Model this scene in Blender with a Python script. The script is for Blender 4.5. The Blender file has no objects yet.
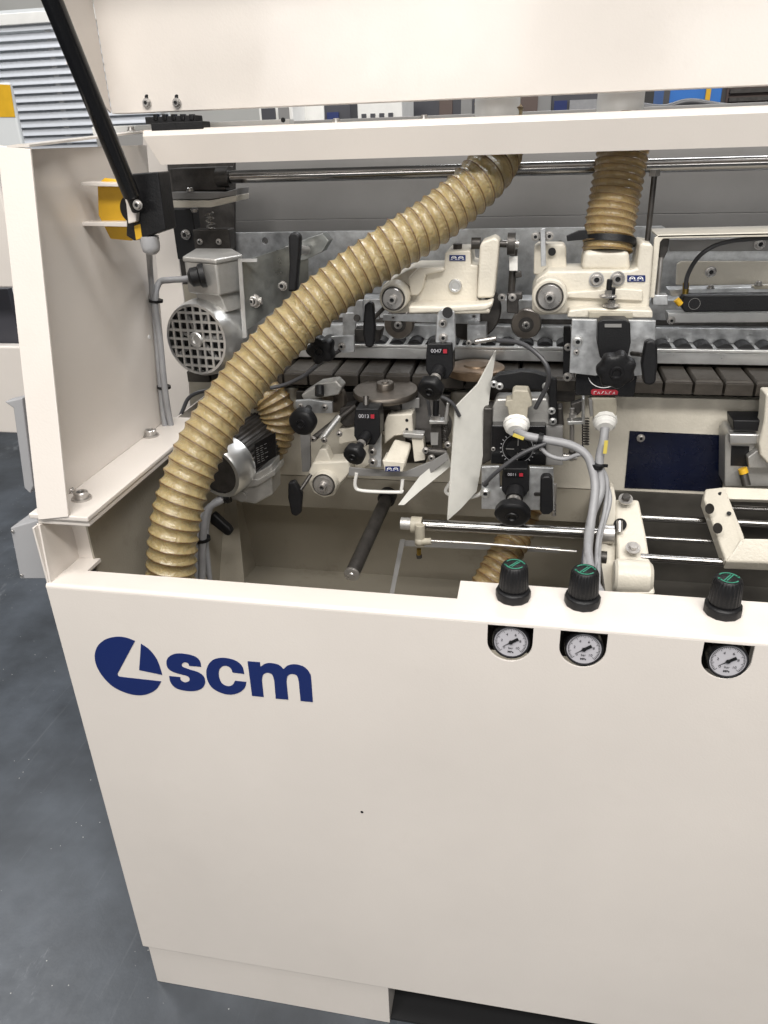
import bpy, bmesh, math, random
from mathutils import Vector, Matrix
random.seed(7)
PI = math.pi
V = Vector
scn = bpy.context.scene
C = scn.collection

# ------------------------------------------------------------------ camera model
F = 750.0; H = 1.45; CY = -0.77
XR = V((4104, 229, -F)).normalized()
DN = V((52, 1520, 750)); DN = (DN - DN.dot(XR) * XR).normalized()
DP = XR.cross(DN)
def ray(px, py):
    d = V((px - 384, py - 512, F)); return XR.dot(d), DP.dot(d), -DN.dot(d)
def P(px, py, Y):
    a, b, c = ray(px, py); t = (Y - CY) / b; return V((a * t, Y, H + c * t))
def PZ(px, py, z):
    a, b, c = ray(px, py); t = (z - H) / c; return V((a * t, CY + b * t, z))
def PX(px, py, x):
    a, b, c = ray(px, py); t = x / a; return V((x, CY + b * t, H + c * t))
H -= P(157, 981, .006).z
def S(p):   # metres per pixel at p
    w = V((p[0], p[1] - CY, p[2] - H)); return (XR[2] * w[0] + DP[2] * w[1] - DN[2] * w[2]) / F
def zm(bx, by, sc): return lambda x, y: (bx + x / sc, by + y / sc)
ZB = zm(340, 210, 3.84); ZC = zm(510, 150, 2.977); ZD = zm(280, 330, 3.84); ZE = zm(460, 330, 3.84)
ZF = zm(140, 400, 2.954); ZG = zm(380, 440, 2.954); ZH = zm(600, 350, 4.096); ZA = zm(140, 150, 3.84); ZI = zm(140, 270, 3.84)

# ------------------------------------------------------------------ materials
def mat(name, col, rough=.5, metal=0., nscale=0, namp=0., bump=0., bscale=300, coat=0., rvar=0., dirt=0., spec=.5):
    m = bpy.data.materials.new(name); m.use_nodes = True
    nt = m.node_tree; N = nt.nodes; L = nt.links
    b = N['Principled BSDF']
    b.inputs['Base Color'].default_value = (*col, 1); b.inputs['Roughness'].default_value = rough
    b.inputs['Metallic'].default_value = metal; b.inputs['Coat Weight'].default_value = coat
    b.inputs['Coat Roughness'].default_value = .12; b.inputs['Specular IOR Level'].default_value = spec
    tc = N.new('ShaderNodeTexCoord')
    def noise(sc, det=4, ro=.6):
        n = N.new('ShaderNodeTexNoise'); n.inputs['Scale'].default_value = sc; n.inputs['Detail'].default_value = det
        n.inputs['Roughness'].default_value = ro; L.new(tc.outputs['Object'], n.inputs['Vector']); return n
    last = None
    if namp:
        n = noise(nscale); mx = N.new('ShaderNodeMix'); mx.data_type = 'RGBA'
        mx.inputs['A'].default_value = (*[c * (1 - namp) for c in col], 1)
        mx.inputs['B'].default_value = (*[min(1, c * (1 + namp)) for c in col], 1)
        r = N.new('ShaderNodeMapRange'); r.inputs['From Min'].default_value = .3; r.inputs['From Max'].default_value = .7
        L.new(n.outputs['Fac'], r.inputs['Value']); L.new(r.outputs['Result'], mx.inputs['Factor'])
        last = mx.outputs['Result']
    if dirt:
        n2 = noise(9, 8, .75); r2 = N.new('ShaderNodeMapRange'); r2.inputs['From Min'].default_value = .56; r2.inputs['From Max'].default_value = .8
        r2.inputs['To Max'].default_value = dirt
        L.new(n2.outputs['Fac'], r2.inputs['Value'])
        mx2 = N.new('ShaderNodeMix'); mx2.data_type = 'RGBA'; mx2.inputs['A'].default_value = (*col, 1)
        mx2.inputs['B'].default_value = (col[0] * .35, col[1] * .3, col[2] * .22, 1)
        if last: L.new(last, mx2.inputs['A'])
        L.new(r2.outputs['Result'], mx2.inputs['Factor']); last = mx2.outputs['Result']
    if last: L.new(last, b.inputs['Base Color'])
    if rvar:
        n3 = noise(30); r3 = N.new('ShaderNodeMapRange'); r3.inputs['To Min'].default_value = max(.03, rough - rvar); r3.inputs['To Max'].default_value = rough + rvar
        r3.inputs['From Min'].default_value = .3; r3.inputs['From Max'].default_value = .7
        L.new(n3.outputs['Fac'], r3.inputs['Value']); L.new(r3.outputs['Result'], b.inputs['Roughness'])
    if bump:
        n4 = noise(bscale, 2, .5); bp = N.new('ShaderNodeBump'); bp.inputs['Strength'].default_value = bump; bp.inputs['Distance'].default_value = .001
        L.new(n4.outputs['Fac'], bp.inputs['Height']); L.new(bp.outputs['Normal'], b.inputs['Normal'])
    return m
M = {}
M['cream'] = mat('cream_paint', (.68, .632, .587), .34, nscale=2.2, namp=.05, dirt=.07, bump=.17, bscale=330, rvar=.06, coat=.3)
M['creamtop'] = M['cream']
M['cast'] = mat('cast_paint', (.60, .56, .48), .36, nscale=25, namp=.05, bump=.6, bscale=260, dirt=.25)
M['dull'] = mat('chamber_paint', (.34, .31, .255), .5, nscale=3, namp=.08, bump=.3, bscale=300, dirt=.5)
M['grey'] = mat('grey_sheet', (.21, .205, .20), .45, nscale=6, namp=.07, bump=.2, dirt=.2)
M['galv'] = mat('galvanised_steel', (.52, .53, .54), .4, metal=.75, nscale=60, namp=.22, bump=.3, bscale=150, rvar=.12, dirt=.3)
M['galvdk'] = mat('dark_galvanised', (.30, .31, .30), .34, metal=.85, nscale=30, namp=.25, rvar=.1, dirt=.3)
M['alu'] = mat('aluminium', (.68, .68, .67), .35, metal=.9, nscale=20, namp=.08, rvar=.08, dirt=.25)
M['castalu'] = mat('cast_aluminium', (.46, .45, .43), .42, metal=.65, nscale=40, namp=.1, bump=.5, bscale=350, dirt=.4)
M['steel'] = mat('machined_steel', (.50, .48, .46), .3, metal=.8, nscale=30, namp=.12, rvar=.08)
M['chrome'] = mat('polished_rod', (.30, .29, .28), .2, metal=1, nscale=12, namp=.05, rvar=.05)
M['dark'] = mat('dark_steel', (.065, .06, .056), .42, metal=.6, nscale=50, namp=.3, bump=.3, dirt=.3)
M['burn'] = mat('burnished_steel', (.16, .14, .12), .38, metal=.8, nscale=25, namp=.25, rvar=.1)
M['black'] = mat('black_plastic', (.007, .007, .008), .45, spec=.35, nscale=30, namp=.2, bump=.4, bscale=500)
M['rubber'] = mat('rubber_pad', (.042, .036, .030), .5, spec=.3, nscale=40, namp=.25, bump=.6, bscale=200, dirt=.6)
M['gloss'] = mat('gloss_black', (.008, .008, .009), .22, rvar=.05)
M['gap_shade'] = mat('gap_black', (.008, .008, .009), .6)  # near-black stands in for the shade in the gap under the cabinet
M['void'] = mat('dark_sheet', (.05, .046, .04), .4, nscale=8, namp=.4, dirt=.3)  # dark brown with mottled tone
M['blue'] = mat('blue_print', (.008, .02, .11), .35)
M['navy'] = mat('navy_sticker', (.003, .005, .018), .28, nscale=14, namp=.3, rvar=.08)
M['green'] = mat('green_print', (.03, .22, .14), .5)
M['red'] = mat('red_print', (.36, .02, .035), .4)
M['white'] = mat('white_print', (.8, .8, .8), .5)
M['sheet'] = mat('white_sheet', (.62, .61, .57), .35, nscale=12, namp=.12, dirt=.3)
M['face'] = mat('gauge_face', (.44, .43, .46), .3)
M['plwhite'] = mat('white_plastic', (.80, .79, .76), .38, nscale=20, namp=.05)
M['ivory'] = mat('ivory_plastic', (.36, .33, .265), .5, nscale=60, namp=.12, bump=.4, dirt=.3)
M['lemon'] = mat('yellow_marker', (.62, .50, .10), .5)
M['yellow'] = mat('yellow_plastic', (.62, .36, .02), .4, nscale=20, namp=.1)
M['cable'] = mat('grey_cable', (.27, .27, .28), .45, nscale=40, namp=.1)
M['dcable'] = mat('dark_cable', (.06, .06, .065), .4)
M['floor'] = mat('epoxy_floor', (.056, .064, .076), .38, nscale=5, namp=.38, bump=.12, bscale=160, rvar=.03)
M['blind'] = mat('blind_slat', (.56, .58, .62), .4, metal=.0)
M['wallp'] = mat('hall_wall', (.5, .49, .46), .7, nscale=2, namp=.05)
M['shade'] = mat('frosted_window', (.6, .62, .63), .5)
M['boxgrey'] = mat('light_grey_plastic', (.34, .34, .35), .4)
M['bgblue'] = mat('bright_blue_paint', (.02, .15, .5), .5)
M['brown'] = mat('brown_panel', (.09, .06, .05), .5)
M['bgdark'] = mat('dark_cabinet', (.05, .05, .06), .5)
M['brass'] = mat('brass', (.55, .38, .1), .3, metal=1)
# floor: add flecks and streaks
def floor_nodes():
    m = M['floor']; nt = m.node_tree; N = nt.nodes; L = nt.links; b = N['Principled BSDF']
    tc = N.new('ShaderNodeTexCoord')
    src = b.inputs['Base Color'].links[0].from_socket
    n = N.new('ShaderNodeTexNoise'); n.inputs['Scale'].default_value = 42; n.inputs['Detail'].default_value = 10; n.inputs['Roughness'].default_value = .75
    n0 = N.new('ShaderNodeTexNoise'); n0.inputs['Scale'].default_value = 3.5; n0.inputs['Detail'].default_value = 5
    mp = N.new('ShaderNodeMapping'); mp.inputs['Scale'].default_value = (1, .35, 1); mp.inputs['Rotation'].default_value = (0, 0, .6)
    L.new(tc.outputs['Object'], mp.inputs['Vector']); L.new(mp.outputs['Vector'], n.inputs['Vector']); L.new(mp.outputs['Vector'], n0.inputs['Vector'])
    mul = N.new('ShaderNodeMath'); mul.operation = 'MULTIPLY'; L.new(n.outputs['Fac'], mul.inputs[0]); L.new(n0.outputs['Fac'], mul.inputs[1])
    r = N.new('ShaderNodeMapRange'); r.inputs['From Min'].default_value = .34; r.inputs['From Max'].default_value = .46; r.inputs['To Max'].default_value = .5
    L.new(mul.outputs[0], r.inputs['Value'])
    mx = N.new('ShaderNodeMix'); mx.data_type = 'RGBA'; mx.inputs['B'].default_value = (.33, .34, .36, 1)
    L.new(src, mx.inputs['A']); L.new(r.outputs['Result'], mx.inputs['Factor'])
    # sparse bright specks of dust
    v = N.new('ShaderNodeTexVoronoi'); v.inputs['Scale'].default_value = 38; L.new(tc.outputs['Object'], v.inputs['Vector'])
    lt = N.new('ShaderNodeMath'); lt.operation = 'LESS_THAN'; lt.inputs[1].default_value = .045; L.new(v.outputs['Distance'], lt.inputs[0])
    mx2 = N.new('ShaderNodeMix'); mx2.data_type = 'RGBA'; mx2.inputs['B'].default_value = (.5, .5, .48, 1)
    L.new(mx.outputs['Result'], mx2.inputs['A']); L.new(lt.outputs[0], mx2.inputs['Factor'])
    mp3 = N.new('ShaderNodeMapping'); mp3.inputs['Scale'].default_value = (26, 1.2, 1); mp3.inputs['Rotation'].default_value = (0, 0, -.5)
    n5 = N.new('ShaderNodeTexNoise'); n5.inputs['Scale'].default_value = 2.2; n5.inputs['Detail'].default_value = 8; n5.inputs['Roughness'].default_value = .7
    L.new(tc.outputs['Object'], mp3.inputs['Vector']); L.new(mp3.outputs['Vector'], n5.inputs['Vector'])
    r5 = N.new('ShaderNodeMapRange'); r5.inputs['From Min'].default_value = .6; r5.inputs['From Max'].default_value = .78; r5.inputs['To Max'].default_value = .35
    L.new(n5.outputs['Fac'], r5.inputs['Value'])
    mx5 = N.new('ShaderNodeMix'); mx5.data_type = 'RGBA'; mx5.inputs['B'].default_value = (.20, .21, .22, 1)
    L.new(mx2.outputs['Result'], mx5.inputs['A']); L.new(r5.outputs['Result'], mx5.inputs['Factor'])
    n6 = N.new('ShaderNodeTexNoise'); n6.inputs['Scale'].default_value = 1.1; n6.inputs['Detail'].default_value = 3; L.new(tc.outputs['Object'], n6.inputs['Vector'])
    r6 = N.new('ShaderNodeMapRange'); r6.inputs['From Min'].default_value = .35; r6.inputs['From Max'].default_value = .65; r6.inputs['To Min'].default_value = .6; r6.inputs['To Max'].default_value = 1.15
    L.new(n6.outputs['Fac'], r6.inputs['Value'])
    vm = N.new('ShaderNodeVectorMath'); vm.operation = 'SCALE'; L.new(mx5.outputs['Result'], vm.inputs[0]); L.new(r6.outputs['Result'], vm.inputs['Scale'])
    L.new(vm.outputs['Vector'], b.inputs['Base Color'])
floor_nodes()
def hose_mat(name, c1, c2):
    m = bpy.data.materials.new(name); m.use_nodes = True; nt = m.node_tree; N = nt.nodes; L = nt.links; b = N['Principled BSDF']
    a = N.new('ShaderNodeAttribute'); a.attribute_name = 'wire'
    tc = N.new('ShaderNodeTexCoord'); n = N.new('ShaderNodeTexNoise'); n.inputs['Scale'].default_value = 60; n.inputs['Detail'].default_value = 5
    L.new(tc.outputs['Object'], n.inputs['Vector'])
    mx0 = N.new('ShaderNodeMix'); mx0.data_type = 'RGBA'; mx0.inputs['A'].default_value = (*[x * .72 for x in c1], 1); mx0.inputs['B'].default_value = (*[x * 1.25 for x in c1], 1)
    L.new(n.outputs['Fac'], mx0.inputs['Factor'])
    mx = N.new('ShaderNodeMix'); mx.data_type = 'RGBA'; mx.inputs['B'].default_value = (*c2, 1)
    L.new(mx0.outputs['Result'], mx.inputs['A']); L.new(a.outputs['Fac'], mx.inputs['Factor']); L.new(mx.outputs['Result'], b.inputs['Base Color'])
    b.inputs['Roughness'].default_value = .4; b.inputs['Coat Weight'].default_value = .3; b.inputs['Coat Roughness'].default_value = .1
    b.inputs['Subsurface Weight'].default_value = .5; b.inputs['Subsurface Radius'].default_value = (.02, .012, .005); b.inputs['Subsurface Scale'].default_value = .8
    n2 = N.new('ShaderNodeTexNoise'); n2.inputs['Scale'].default_value = 95; n2.inputs['Detail'].default_value = 3; n2.inputs['Distortion'].default_value = 1.2
    L.new(tc.outputs['Object'], n2.inputs['Vector'])
    bp = N.new('ShaderNodeBump'); bp.inputs['Strength'].default_value = .55; bp.inputs['Distance'].default_value = .005
    L.new(n2.outputs['Fac'], bp.inputs['Height']); L.new(bp.outputs['Normal'], b.inputs['Normal'])
    return m
M['hose'] = hose_mat('yellow_hose', (.37, .262, .125), (.085, .038, .012))
M['hose2'] = hose_mat('brown_hose', (.30, .20, .09), (.12, .06, .02))

# ------------------------------------------------------------------ mesh helpers
def frame(ax):
    ax = V(ax).normalized(); t = V((0, 0, 1)) if abs(ax.z) < .9 else V((1, 0, 0))
    u = ax.cross(t).normalized(); return ax, u, u.cross(ax).normalized()
class MB:
    def __init__(s): s.bm = bmesh.new()
    def ringsurf(s, rings, caps=True, closed=True):
        vs = [[s.bm.verts.new(p) for p in r] for r in rings]; n = len(rings[0])
        for a, b in zip(vs[:-1], vs[1:]):
            for i in range(n if closed else n - 1):
                j = (i + 1) % n; s.bm.faces.new((a[i], a[j], b[j], b[i]))
        if caps and closed: s.bm.faces.new(vs[0][::-1]); s.bm.faces.new(vs[-1])
        return s
    def rev(s, p, ax, prof, seg=32, caps=True):       # prof: (distance along axis, radius)
        ax, u, v = frame(ax); p = V(p)
        return s.ringsurf([[p + ax * t + (u * math.cos(2 * PI * i / seg) + v * math.sin(2 * PI * i / seg)) * max(r, 1e-5) for i in range(seg)] for t, r in prof], caps)
    def cyl(s, a, b, r, seg=28, r2=None, ch=0.):
        a = V(a); b = V(b); l = (b - a).length; r2 = r if r2 is None else r2
        if ch: return s.rev(a, b - a, [(0, r - ch), (ch, r), (l - ch, r2), (l, r2 - ch)], seg)
        return s.rev(a, b - a, [(0, r), (l, r2)], seg)
    def poly(s, pts, d):                   # pts 3-D outline, extruded by d
        pts = [V(p) for p in pts]; d = V(d); a = [s.bm.verts.new(p) for p in pts]; b = [s.bm.verts.new(p + d) for p in pts]; n = len(pts)
        s.bm.faces.new(a); s.bm.faces.new(b[::-1])
        for i in range(n): s.bm.faces.new((a[i], b[i], b[(i + 1) % n], a[(i + 1) % n]))
        return s
    def box(s, c, sz, rot=None):
        m = Matrix.Translation(V(c)) @ (rot.to_4x4() if rot else Matrix()) @ Matrix.Diagonal((*sz, 1))
        bmesh.ops.create_cube(s.bm, size=1, matrix=m); return s
    def box2(s, a, b):
        a = V(a); b = V(b); return s.box((a + b) / 2, [max(abs(q), 1e-4) for q in (b - a)])
    def tube(s, pts, r, seg=12, sub=8):
        pts = smooth(pts, sub); rings = sweep(pts, lambda i, th: r, seg); return s.ringsurf(rings)
    def sph(s, c, r, sc=(1, 1, 1)):
        bmesh.ops.create_uvsphere(s.bm, u_segments=24, v_segments=14, radius=r, matrix=Matrix.Translation(V(c)) @ Matrix.Diagonal((*sc, 1))); return s
def smooth(pts, sub):
    pts = [V(p) for p in pts]
    if len(pts) < 3 or sub < 2: return pts
    q = [2 * pts[0] - pts[1]] + pts + [2 * pts[-1] - pts[-2]]; out = []
    for i in range(1, len(q) - 2):
        a, b, c, d = q[i - 1:i + 3]
        for k in range(sub):
            t = k / sub; out.append(.5 * ((2 * b) + (c - a) * t + (2 * a - 5 * b + 4 * c - d) * t * t + (3 * b - a - 3 * c + d) * t ** 3))
    out.append(pts[-1]); return out
def sweep(pts, rf, seg):
    rings = []; t0 = (pts[1] - pts[0]).normalized(); _, u, v = frame(t0)
    for i, p in enumerate(pts):
        t = (pts[min(i + 1, len(pts) - 1)] - pts[max(i - 1, 0)]).normalized()
        u = (u - t * u.dot(t)).normalized(); w = t.cross(u)
        rings.append([p + (u * math.cos(2 * PI * k / seg) + w * math.sin(2 * PI * k / seg)) * rf(i, k / seg) for k in range(seg)])
    return rings
def obj(name, mb, m, parent=None, bev=0., seg=2, ang=38, label=None):
    bm = mb.bm; bmesh.ops.recalc_face_normals(bm, faces=bm.faces)
    for f in bm.faces: f.smooth = True
    for e in bm.edges:
        if len(e.link_faces) == 2 and e.calc_face_angle(0) > math.radians(ang): e.smooth = False
    me = bpy.data.meshes.new(name); bm.to_mesh(me); bm.free(); me.materials.append(M[m] if isinstance(m, str) else m)
    o = bpy.data.objects.new(name, me); C.objects.link(o)
    if bev:
        b = o.modifiers.new('bevel', 'BEVEL'); b.width = bev; b.segments = seg; b.limit_method = 'ANGLE'; b.angle_limit = math.radians(40); b.harden_normals = False
        for e in me.edges: e.use_edge_sharp = False
        for p in me.polygons: p.use_smooth = True
        w = o.modifiers.new('wn', 'WEIGHTED_NORMAL'); w.keep_sharp = True
    if parent:
        o.parent = parent
        if parent.type == 'EMPTY': o.matrix_parent_inverse = Matrix.Translation(-V(parent.location))
    if label: o['label'] = label
    return o
def thing(name, label, cat, loc, group=None):
    o = bpy.data.objects.new(name, None); C.objects.link(o); o.location = loc; o.empty_display_size = .02
    o['label'] = label; o['category'] = cat
    if group: o['group'] = group
    return o
def tag(o, label, cat, group=None):
    o['label'] = label; o['category'] = cat
    if group: o['group'] = group
    return o
def plate(name, outer, holes, Y, dep, m, parent=None, bev=.0008):   # X/Z outline with holes; front face at Y, depth going back
    cu = bpy.data.curves.new(name, 'CURVE'); cu.dimensions = '2D'; cu.fill_mode = 'BOTH'; cu.extrude = dep / 2 - bev; cu.bevel_depth = bev; cu.bevel_resolution = 2; cu.offset = -bev
    for lp in [outer] + holes:
        sp = cu.splines.new('POLY'); sp.points.add(len(lp) - 1); sp.use_cyclic_u = True
        for q, (x, z) in zip(sp.points, lp): q.co = (x, z, 0, 1)
    t = bpy.data.objects.new('t', cu); C.objects.link(t); dg = bpy.context.evaluated_depsgraph_get()
    me = bpy.data.meshes.new_from_object(t.evaluated_get(dg)); bpy.data.objects.remove(t); bpy.data.curves.remove(cu)
    me.transform(Matrix(((1, 0, 0, 0), (0, 0, 1, Y + dep / 2), (0, 1, 0, 0), (0, 0, 0, 1))))
    mb = MB(); mb.bm.from_mesh(me); bpy.data.meshes.remove(me)
    bmesh.ops.remove_doubles(mb.bm, verts=mb.bm.verts, dist=1e-6)
    o = obj(name, mb, m, parent, ang=15)
    for p_ in o.data.polygons:
        if abs(p_.normal.y) > .99: p_.use_smooth = False
    return o
def pxz(pts, Y): return [(p.x, p.z) for p in (P(a, b, Y) for a, b in pts)]
def pp(pts, Y): return [P(a, b, Y) for a, b in pts]
def circ(cx, cz, r, n=24, a0=0, a1=2 * PI, full=True):
    return [(cx + r * math.cos(a0 + (a1 - a0) * i / (n if full else n - 1)), cz + r * math.sin(a0 + (a1 - a0) * i / (n if full else n - 1))) for i in range(n)]
def bxp(mb, x0, y0, x1, y1, Y, dep):      # box whose front face fills that pixel rectangle at depth Y
    xm, ym = (x0 + x1) / 2, (y0 + y1) / 2
    a = P(x0, ym, Y).x; b = P(x1, ym, Y).x; t = P(xm, y0, Y).z; u = P(xm, y1, Y).z
    return mb.box2((a, Y, u), (b, Y + dep, t))
def z2(f, *pts): return [f(*p) for p in pts]
def rr(x0, y0, x1, y1): return [(x0, y0), (x1, y0), (x1, y1), (x0, y1)]
def ipoly(name, pxs, Y, dep, m, parent, bev=.0012, seg=2, lab=None):
    return obj(name, MB().poly(pp(pxs, Y), (0, dep, 0)), m, parent, bev, seg, label=lab)
def bolt(parent, p, r, ax=(0, -1, 0), name='bolt', m='steel', washer=True):
    ax = V(ax).normalized(); mb = MB()
    if washer: mb.cyl(p, V(p) + ax * r * .3, r * 1.35, 20)
    q = V(p) + ax * r * .3
    mb.rev(q, ax, [(0, r), (r * .7, r), (r * .85, r * .85), (r * .85, r * .55), (r * .6, r * .5)], 18)
    mb.bm.faces.ensure_lookup_table(); mb.bm.faces[-1].material_index = 1
    o = obj(name, mb, m, parent); o.data.materials.append(M['black']); return o
def bpx(parent, px, py, Y, rpx, **k):
    p = P(px, py, Y); return bolt(parent, p, rpx * S(p) / 1.35, **k)
def ribbon(pts, w):
    n = len(pts); L_ = []; R_ = []
    for i, p in enumerate(pts):
        a = V(pts[max(i - 1, 0)]); b = V(pts[min(i + 1, n - 1)]); t = (b - a).normalized(); nn = V((-t.y, t.x))
        ww = w[i] if isinstance(w, list) else w
        L_.append(V(p) + nn * ww / 2); R_.append(V(p) - nn * ww / 2)
    return L_, R_
def flat(mb, o, u, v, polys, thick):       # 2-D polygons (quads) placed on plane o+u*x+v*y
    n = V(u).cross(V(v)).normalized()
    for pl in polys:
        mb.poly([V(o) + V(u) * x + V(v) * y for x, y in pl], n * thick)
def ribquads(pts, w):
    a, b = ribbon([V((x, y)) for x, y in pts], w)
    return [[tuple(a[i]), tuple(a[i + 1]), tuple(b[i + 1]), tuple(b[i])] for i in range(len(a) - 1)]
def ribmesh(mb, o, u, v, pts, w):          # one continuous flat stroke
    a, b = ribbon([V((x, y)) for x, y in pts], w)
    A = [mb.bm.verts.new(V(o) + V(u) * p.x + V(v) * p.y) for p in a]; B = [mb.bm.verts.new(V(o) + V(u) * p.x + V(v) * p.y) for p in b]
    for i in range(len(A) - 1): mb.bm.faces.new((A[i], A[i + 1], B[i + 1], B[i]))
def arc(cx, cy, rx, ry, a0, a1, n=16):
    return [(cx + rx * math.cos(math.radians(a0 + (a1 - a0) * i / n)), cy + ry * math.sin(math.radians(a0 + (a1 - a0) * i / n))) for i in range(n + 1)]
def text(name, s, p, size, m, parent, rot=(PI / 2, 0, 0), bold=0.):
    cu = bpy.data.curves.new(name, 'FONT'); cu.body = s; cu.size = size; cu.align_x = 'CENTER'; cu.align_y = 'CENTER'; cu.offset = bold
    t = bpy.data.objects.new('t', cu); C.objects.link(t); dg = bpy.context.evaluated_depsgraph_get()
    me = bpy.data.meshes.new_from_object(t.evaluated_get(dg)); bpy.data.objects.remove(t)
    from mathutils import Euler
    me.transform(Matrix.Translation(V(p)) @ Euler(rot).to_matrix().to_4x4())
    mb = MB(); mb.bm.from_mesh(me); return obj(name, mb, m, parent)
def star(mb, p, r, th, ax=(0, -1, 0), n=7, amp=.13):
    ax, u, v = frame(ax); p = V(p)
    def ring(t, k, am): return [p + ax * t + (u * math.cos(a) + v * math.sin(a)) * r * k * (1 + am * math.cos(n * a)) for a in [2 * PI * i / 84 for i in range(84)]]
    mb.ringsurf([ring(0, .8, amp * .6), ring(th * .15, .95, amp), ring(th * .75, .97, amp), ring(th * .93, .88, amp), ring(th, .74, amp * .6), ring(th * 1.0, .36, 0), ring(th * 1.12, .33, 0), ring(th * 1.12, .25, 0), ring(th * .98, .2, 0)])
    return mb
def hexp(mb, p, r, th, ax=(0, -1, 0)):
    return mb.rev(p, ax, [(0, r), (th, r)], 6)

# ================================================================== SETTING
f = obj('floor', MB().box((0, 3, -.05), (30, 30, .1)), 'floor'); f['kind'] = 'structure'
w = obj('wall', MB().box((-4.0, 5.0, 2), (9, .1, 6)), 'wallp'); w['kind'] = 'structure'

# window with louvre blind far behind on the left
YB = 2.6
bl = thing('window_blind', 'pale grey louvre blind on the window behind the machine, top left', 'blind', P(40, 140, YB))
a0 = P(-60, 30, YB); a1 = P(150, 30, YB)
obj('pane', MB().box2((a0.x, YB + .06, P(40, 150, YB).z - .3), (a1.x, YB + .08, P(40, 5, YB).z)), 'shade', bl)
hr = MB(); bxp(hr, -60, 12, 110, 24, YB - .02, .05); obj('head_rail', hr, 'plwhite', bl, .003)
k = 0; zt = P(40, 27, YB).z; zb = P(40, 150, YB).z - .25; pit = .0325
sl = MB()
z = zt
while z > zb:
    sl.poly([V((a0.x, YB - .010, z - .011)), V((a0.x, YB + .0, z + .003)), V((a0.x, YB + .010, z + .013)), V((a0.x, YB + .010, z + .0145)), V((a0.x, YB, z + .0045)), V((a0.x, YB - .010, z - .0095))], (a1.x - a0.x, 0, 0)); z -= pit
obj('slats', sl, 'blind', bl)
for px in (48,):
    t = MB(); t.box2((P(px, 60, YB - .02).x - .012, YB + .02, zb), (P(px, 60, YB - .02).x + .012, YB + .021, zt)); obj('ladder_tape', t, 'plwhite', bl)

# things of the hall seen in the slit under the hood, and left of the machine
def bgbox(name, label, cat, x0, y0, x1, y1, Y, dep, m, bev=.004, down=.6):
    t = MB(); a = P(x0, (y0 + y1) / 2, Y).x; b = P(x1, (y0 + y1) / 2, Y).x; top = P((x0 + x1) / 2, y0, Y).z; bot = P((x0 + x1) / 2, y1, Y).z - down
    t.box2((a, Y, max(bot, 0)), (b, Y + dep, top)); return obj(name, t, m, None, bev), (a, b, top)
def control(name, label, x0, x1, y0, Y, m, scr):
    o, (a, b, top) = bgbox(name, label, 'cabinet', x0, y0, x1, 125, Y, .3, m, down=1.2)
    tag(o, label, 'cabinet')
    w_ = b - a
    for (u0, u1, v0, v1, mm) in scr:
        obj('panel', MB().box2((a + w_ * u0, Y - .012, top - v1), (a + w_ * u1, Y, top - v0)), mm, o)
    return o
control('cabinet', 'pale control cabinet with dark screen seen in the slit above the rail', 258, 292, 80, 2.6, 'plwhite', [(.1, .5, .1, .17, 'bgdark'), (.6, .9, .1, .2, 'grey')])
control('cabinet', 'dark cabinet with pale display between the white cabinets under the hood', 292, 350, 70, 2.8, 'bgdark', [(.12, .55, .12, .28, 'plwhite'), (.6, .8, .16, .3, 'blue')])
control('cabinet', 'white cabinet with row of round dark buttons behind the slit', 357, 402, 75, 2.5, 'plwhite', [(.1 + i * .2, .2 + i * .2, .13, .15, 'bgdark') for i in range(4)])
control('cabinet', 'brown cabinet with dark doors behind the slit, left of the first duct', 404, 476, 60, 3.0, 'bgdark', [(.5, .68, .05, .4, 'brown'), (.8, .95, .05, .4, 'grey')])
control('cabinet', 'grey cabinet between the two white hood ducts', 518, 552, 60, 3.2, 'grey', [(.1, .6, .1, .4, 'brown')])
control('cabinet', 'dark blue glass cabinet left of the second hood duct', 552, 604, 70, 2.6, 'bgdark', [(.05, .3, .1, .3, 'blue'), (.35, .95, .1, .3, 'cable')])
control('cabinet', 'bright blue cabinet right of the second hood duct', 664, 722, 60, 2.7, 'bgblue', [(.0, .1, .02, .3, 'dcable'), (.72, .8, .02, .3, 'yellow')])
o = control('cabinet', 'brown slatted panel unit at far right behind the slit', 726, 830, 65, 2.9, 'brown', [])
for i in range(10): obj('slat', MB().box2((P(728, 100, 2.9).x, 2.88, 1.45 + .03 * i), (P(830, 100, 2.9).x, 2.9, 1.465 + .03 * i)), 'dark', o)
t = MB().tube([P(640, 106, 1.6), P(664, 108, 1.6), P(690, 102, 1.6), P(728, 107, 1.6), P(790, 109, 1.6)], .009); tag(obj('cable', t, 'dcable'), 'thick dark cable drooping in front of the bright blue cabinet', 'cable')

# white unit with yellow sticker at the left edge
o, (a, b, top) = bgbox('cabinet', '', '', -60, 84, 16, 150, 1.5, .02, 'plwhite', .006, 1.5)
tag(o, 'white cabinet with yellow sticker at the left edge', 'cabinet'); o.data.materials[0] = M['shade']
obj('sticker', MB().poly(pp([(-4, 84), (10, 85), (15, 117), (-4, 117)], 1.498), (0, .001, 0)), 'yellow', o)
t = MB(); bxp(t, -80, 140, 6, 288, .95, .03); tag(obj('machine_housing', t, 'cream', None, .006), 'cream upper housing of the neighbouring machine at the left edge', 'machine housing')
t = MB(); bxp(t, -90, 289, 14, 345, 1.05, .02); tag(obj('machine_recess', t, 'bgdark'), 'dark recess between the two pale parts of the machine at the left edge', 'machine recess')
t = MB(); bxp(t, -90, 346, 40, 432, 1.0, .04); tag(obj('machine_beam', t, 'cream', None, .006), 'cream horizontal beam behind the upright at left', 'beam')
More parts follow.
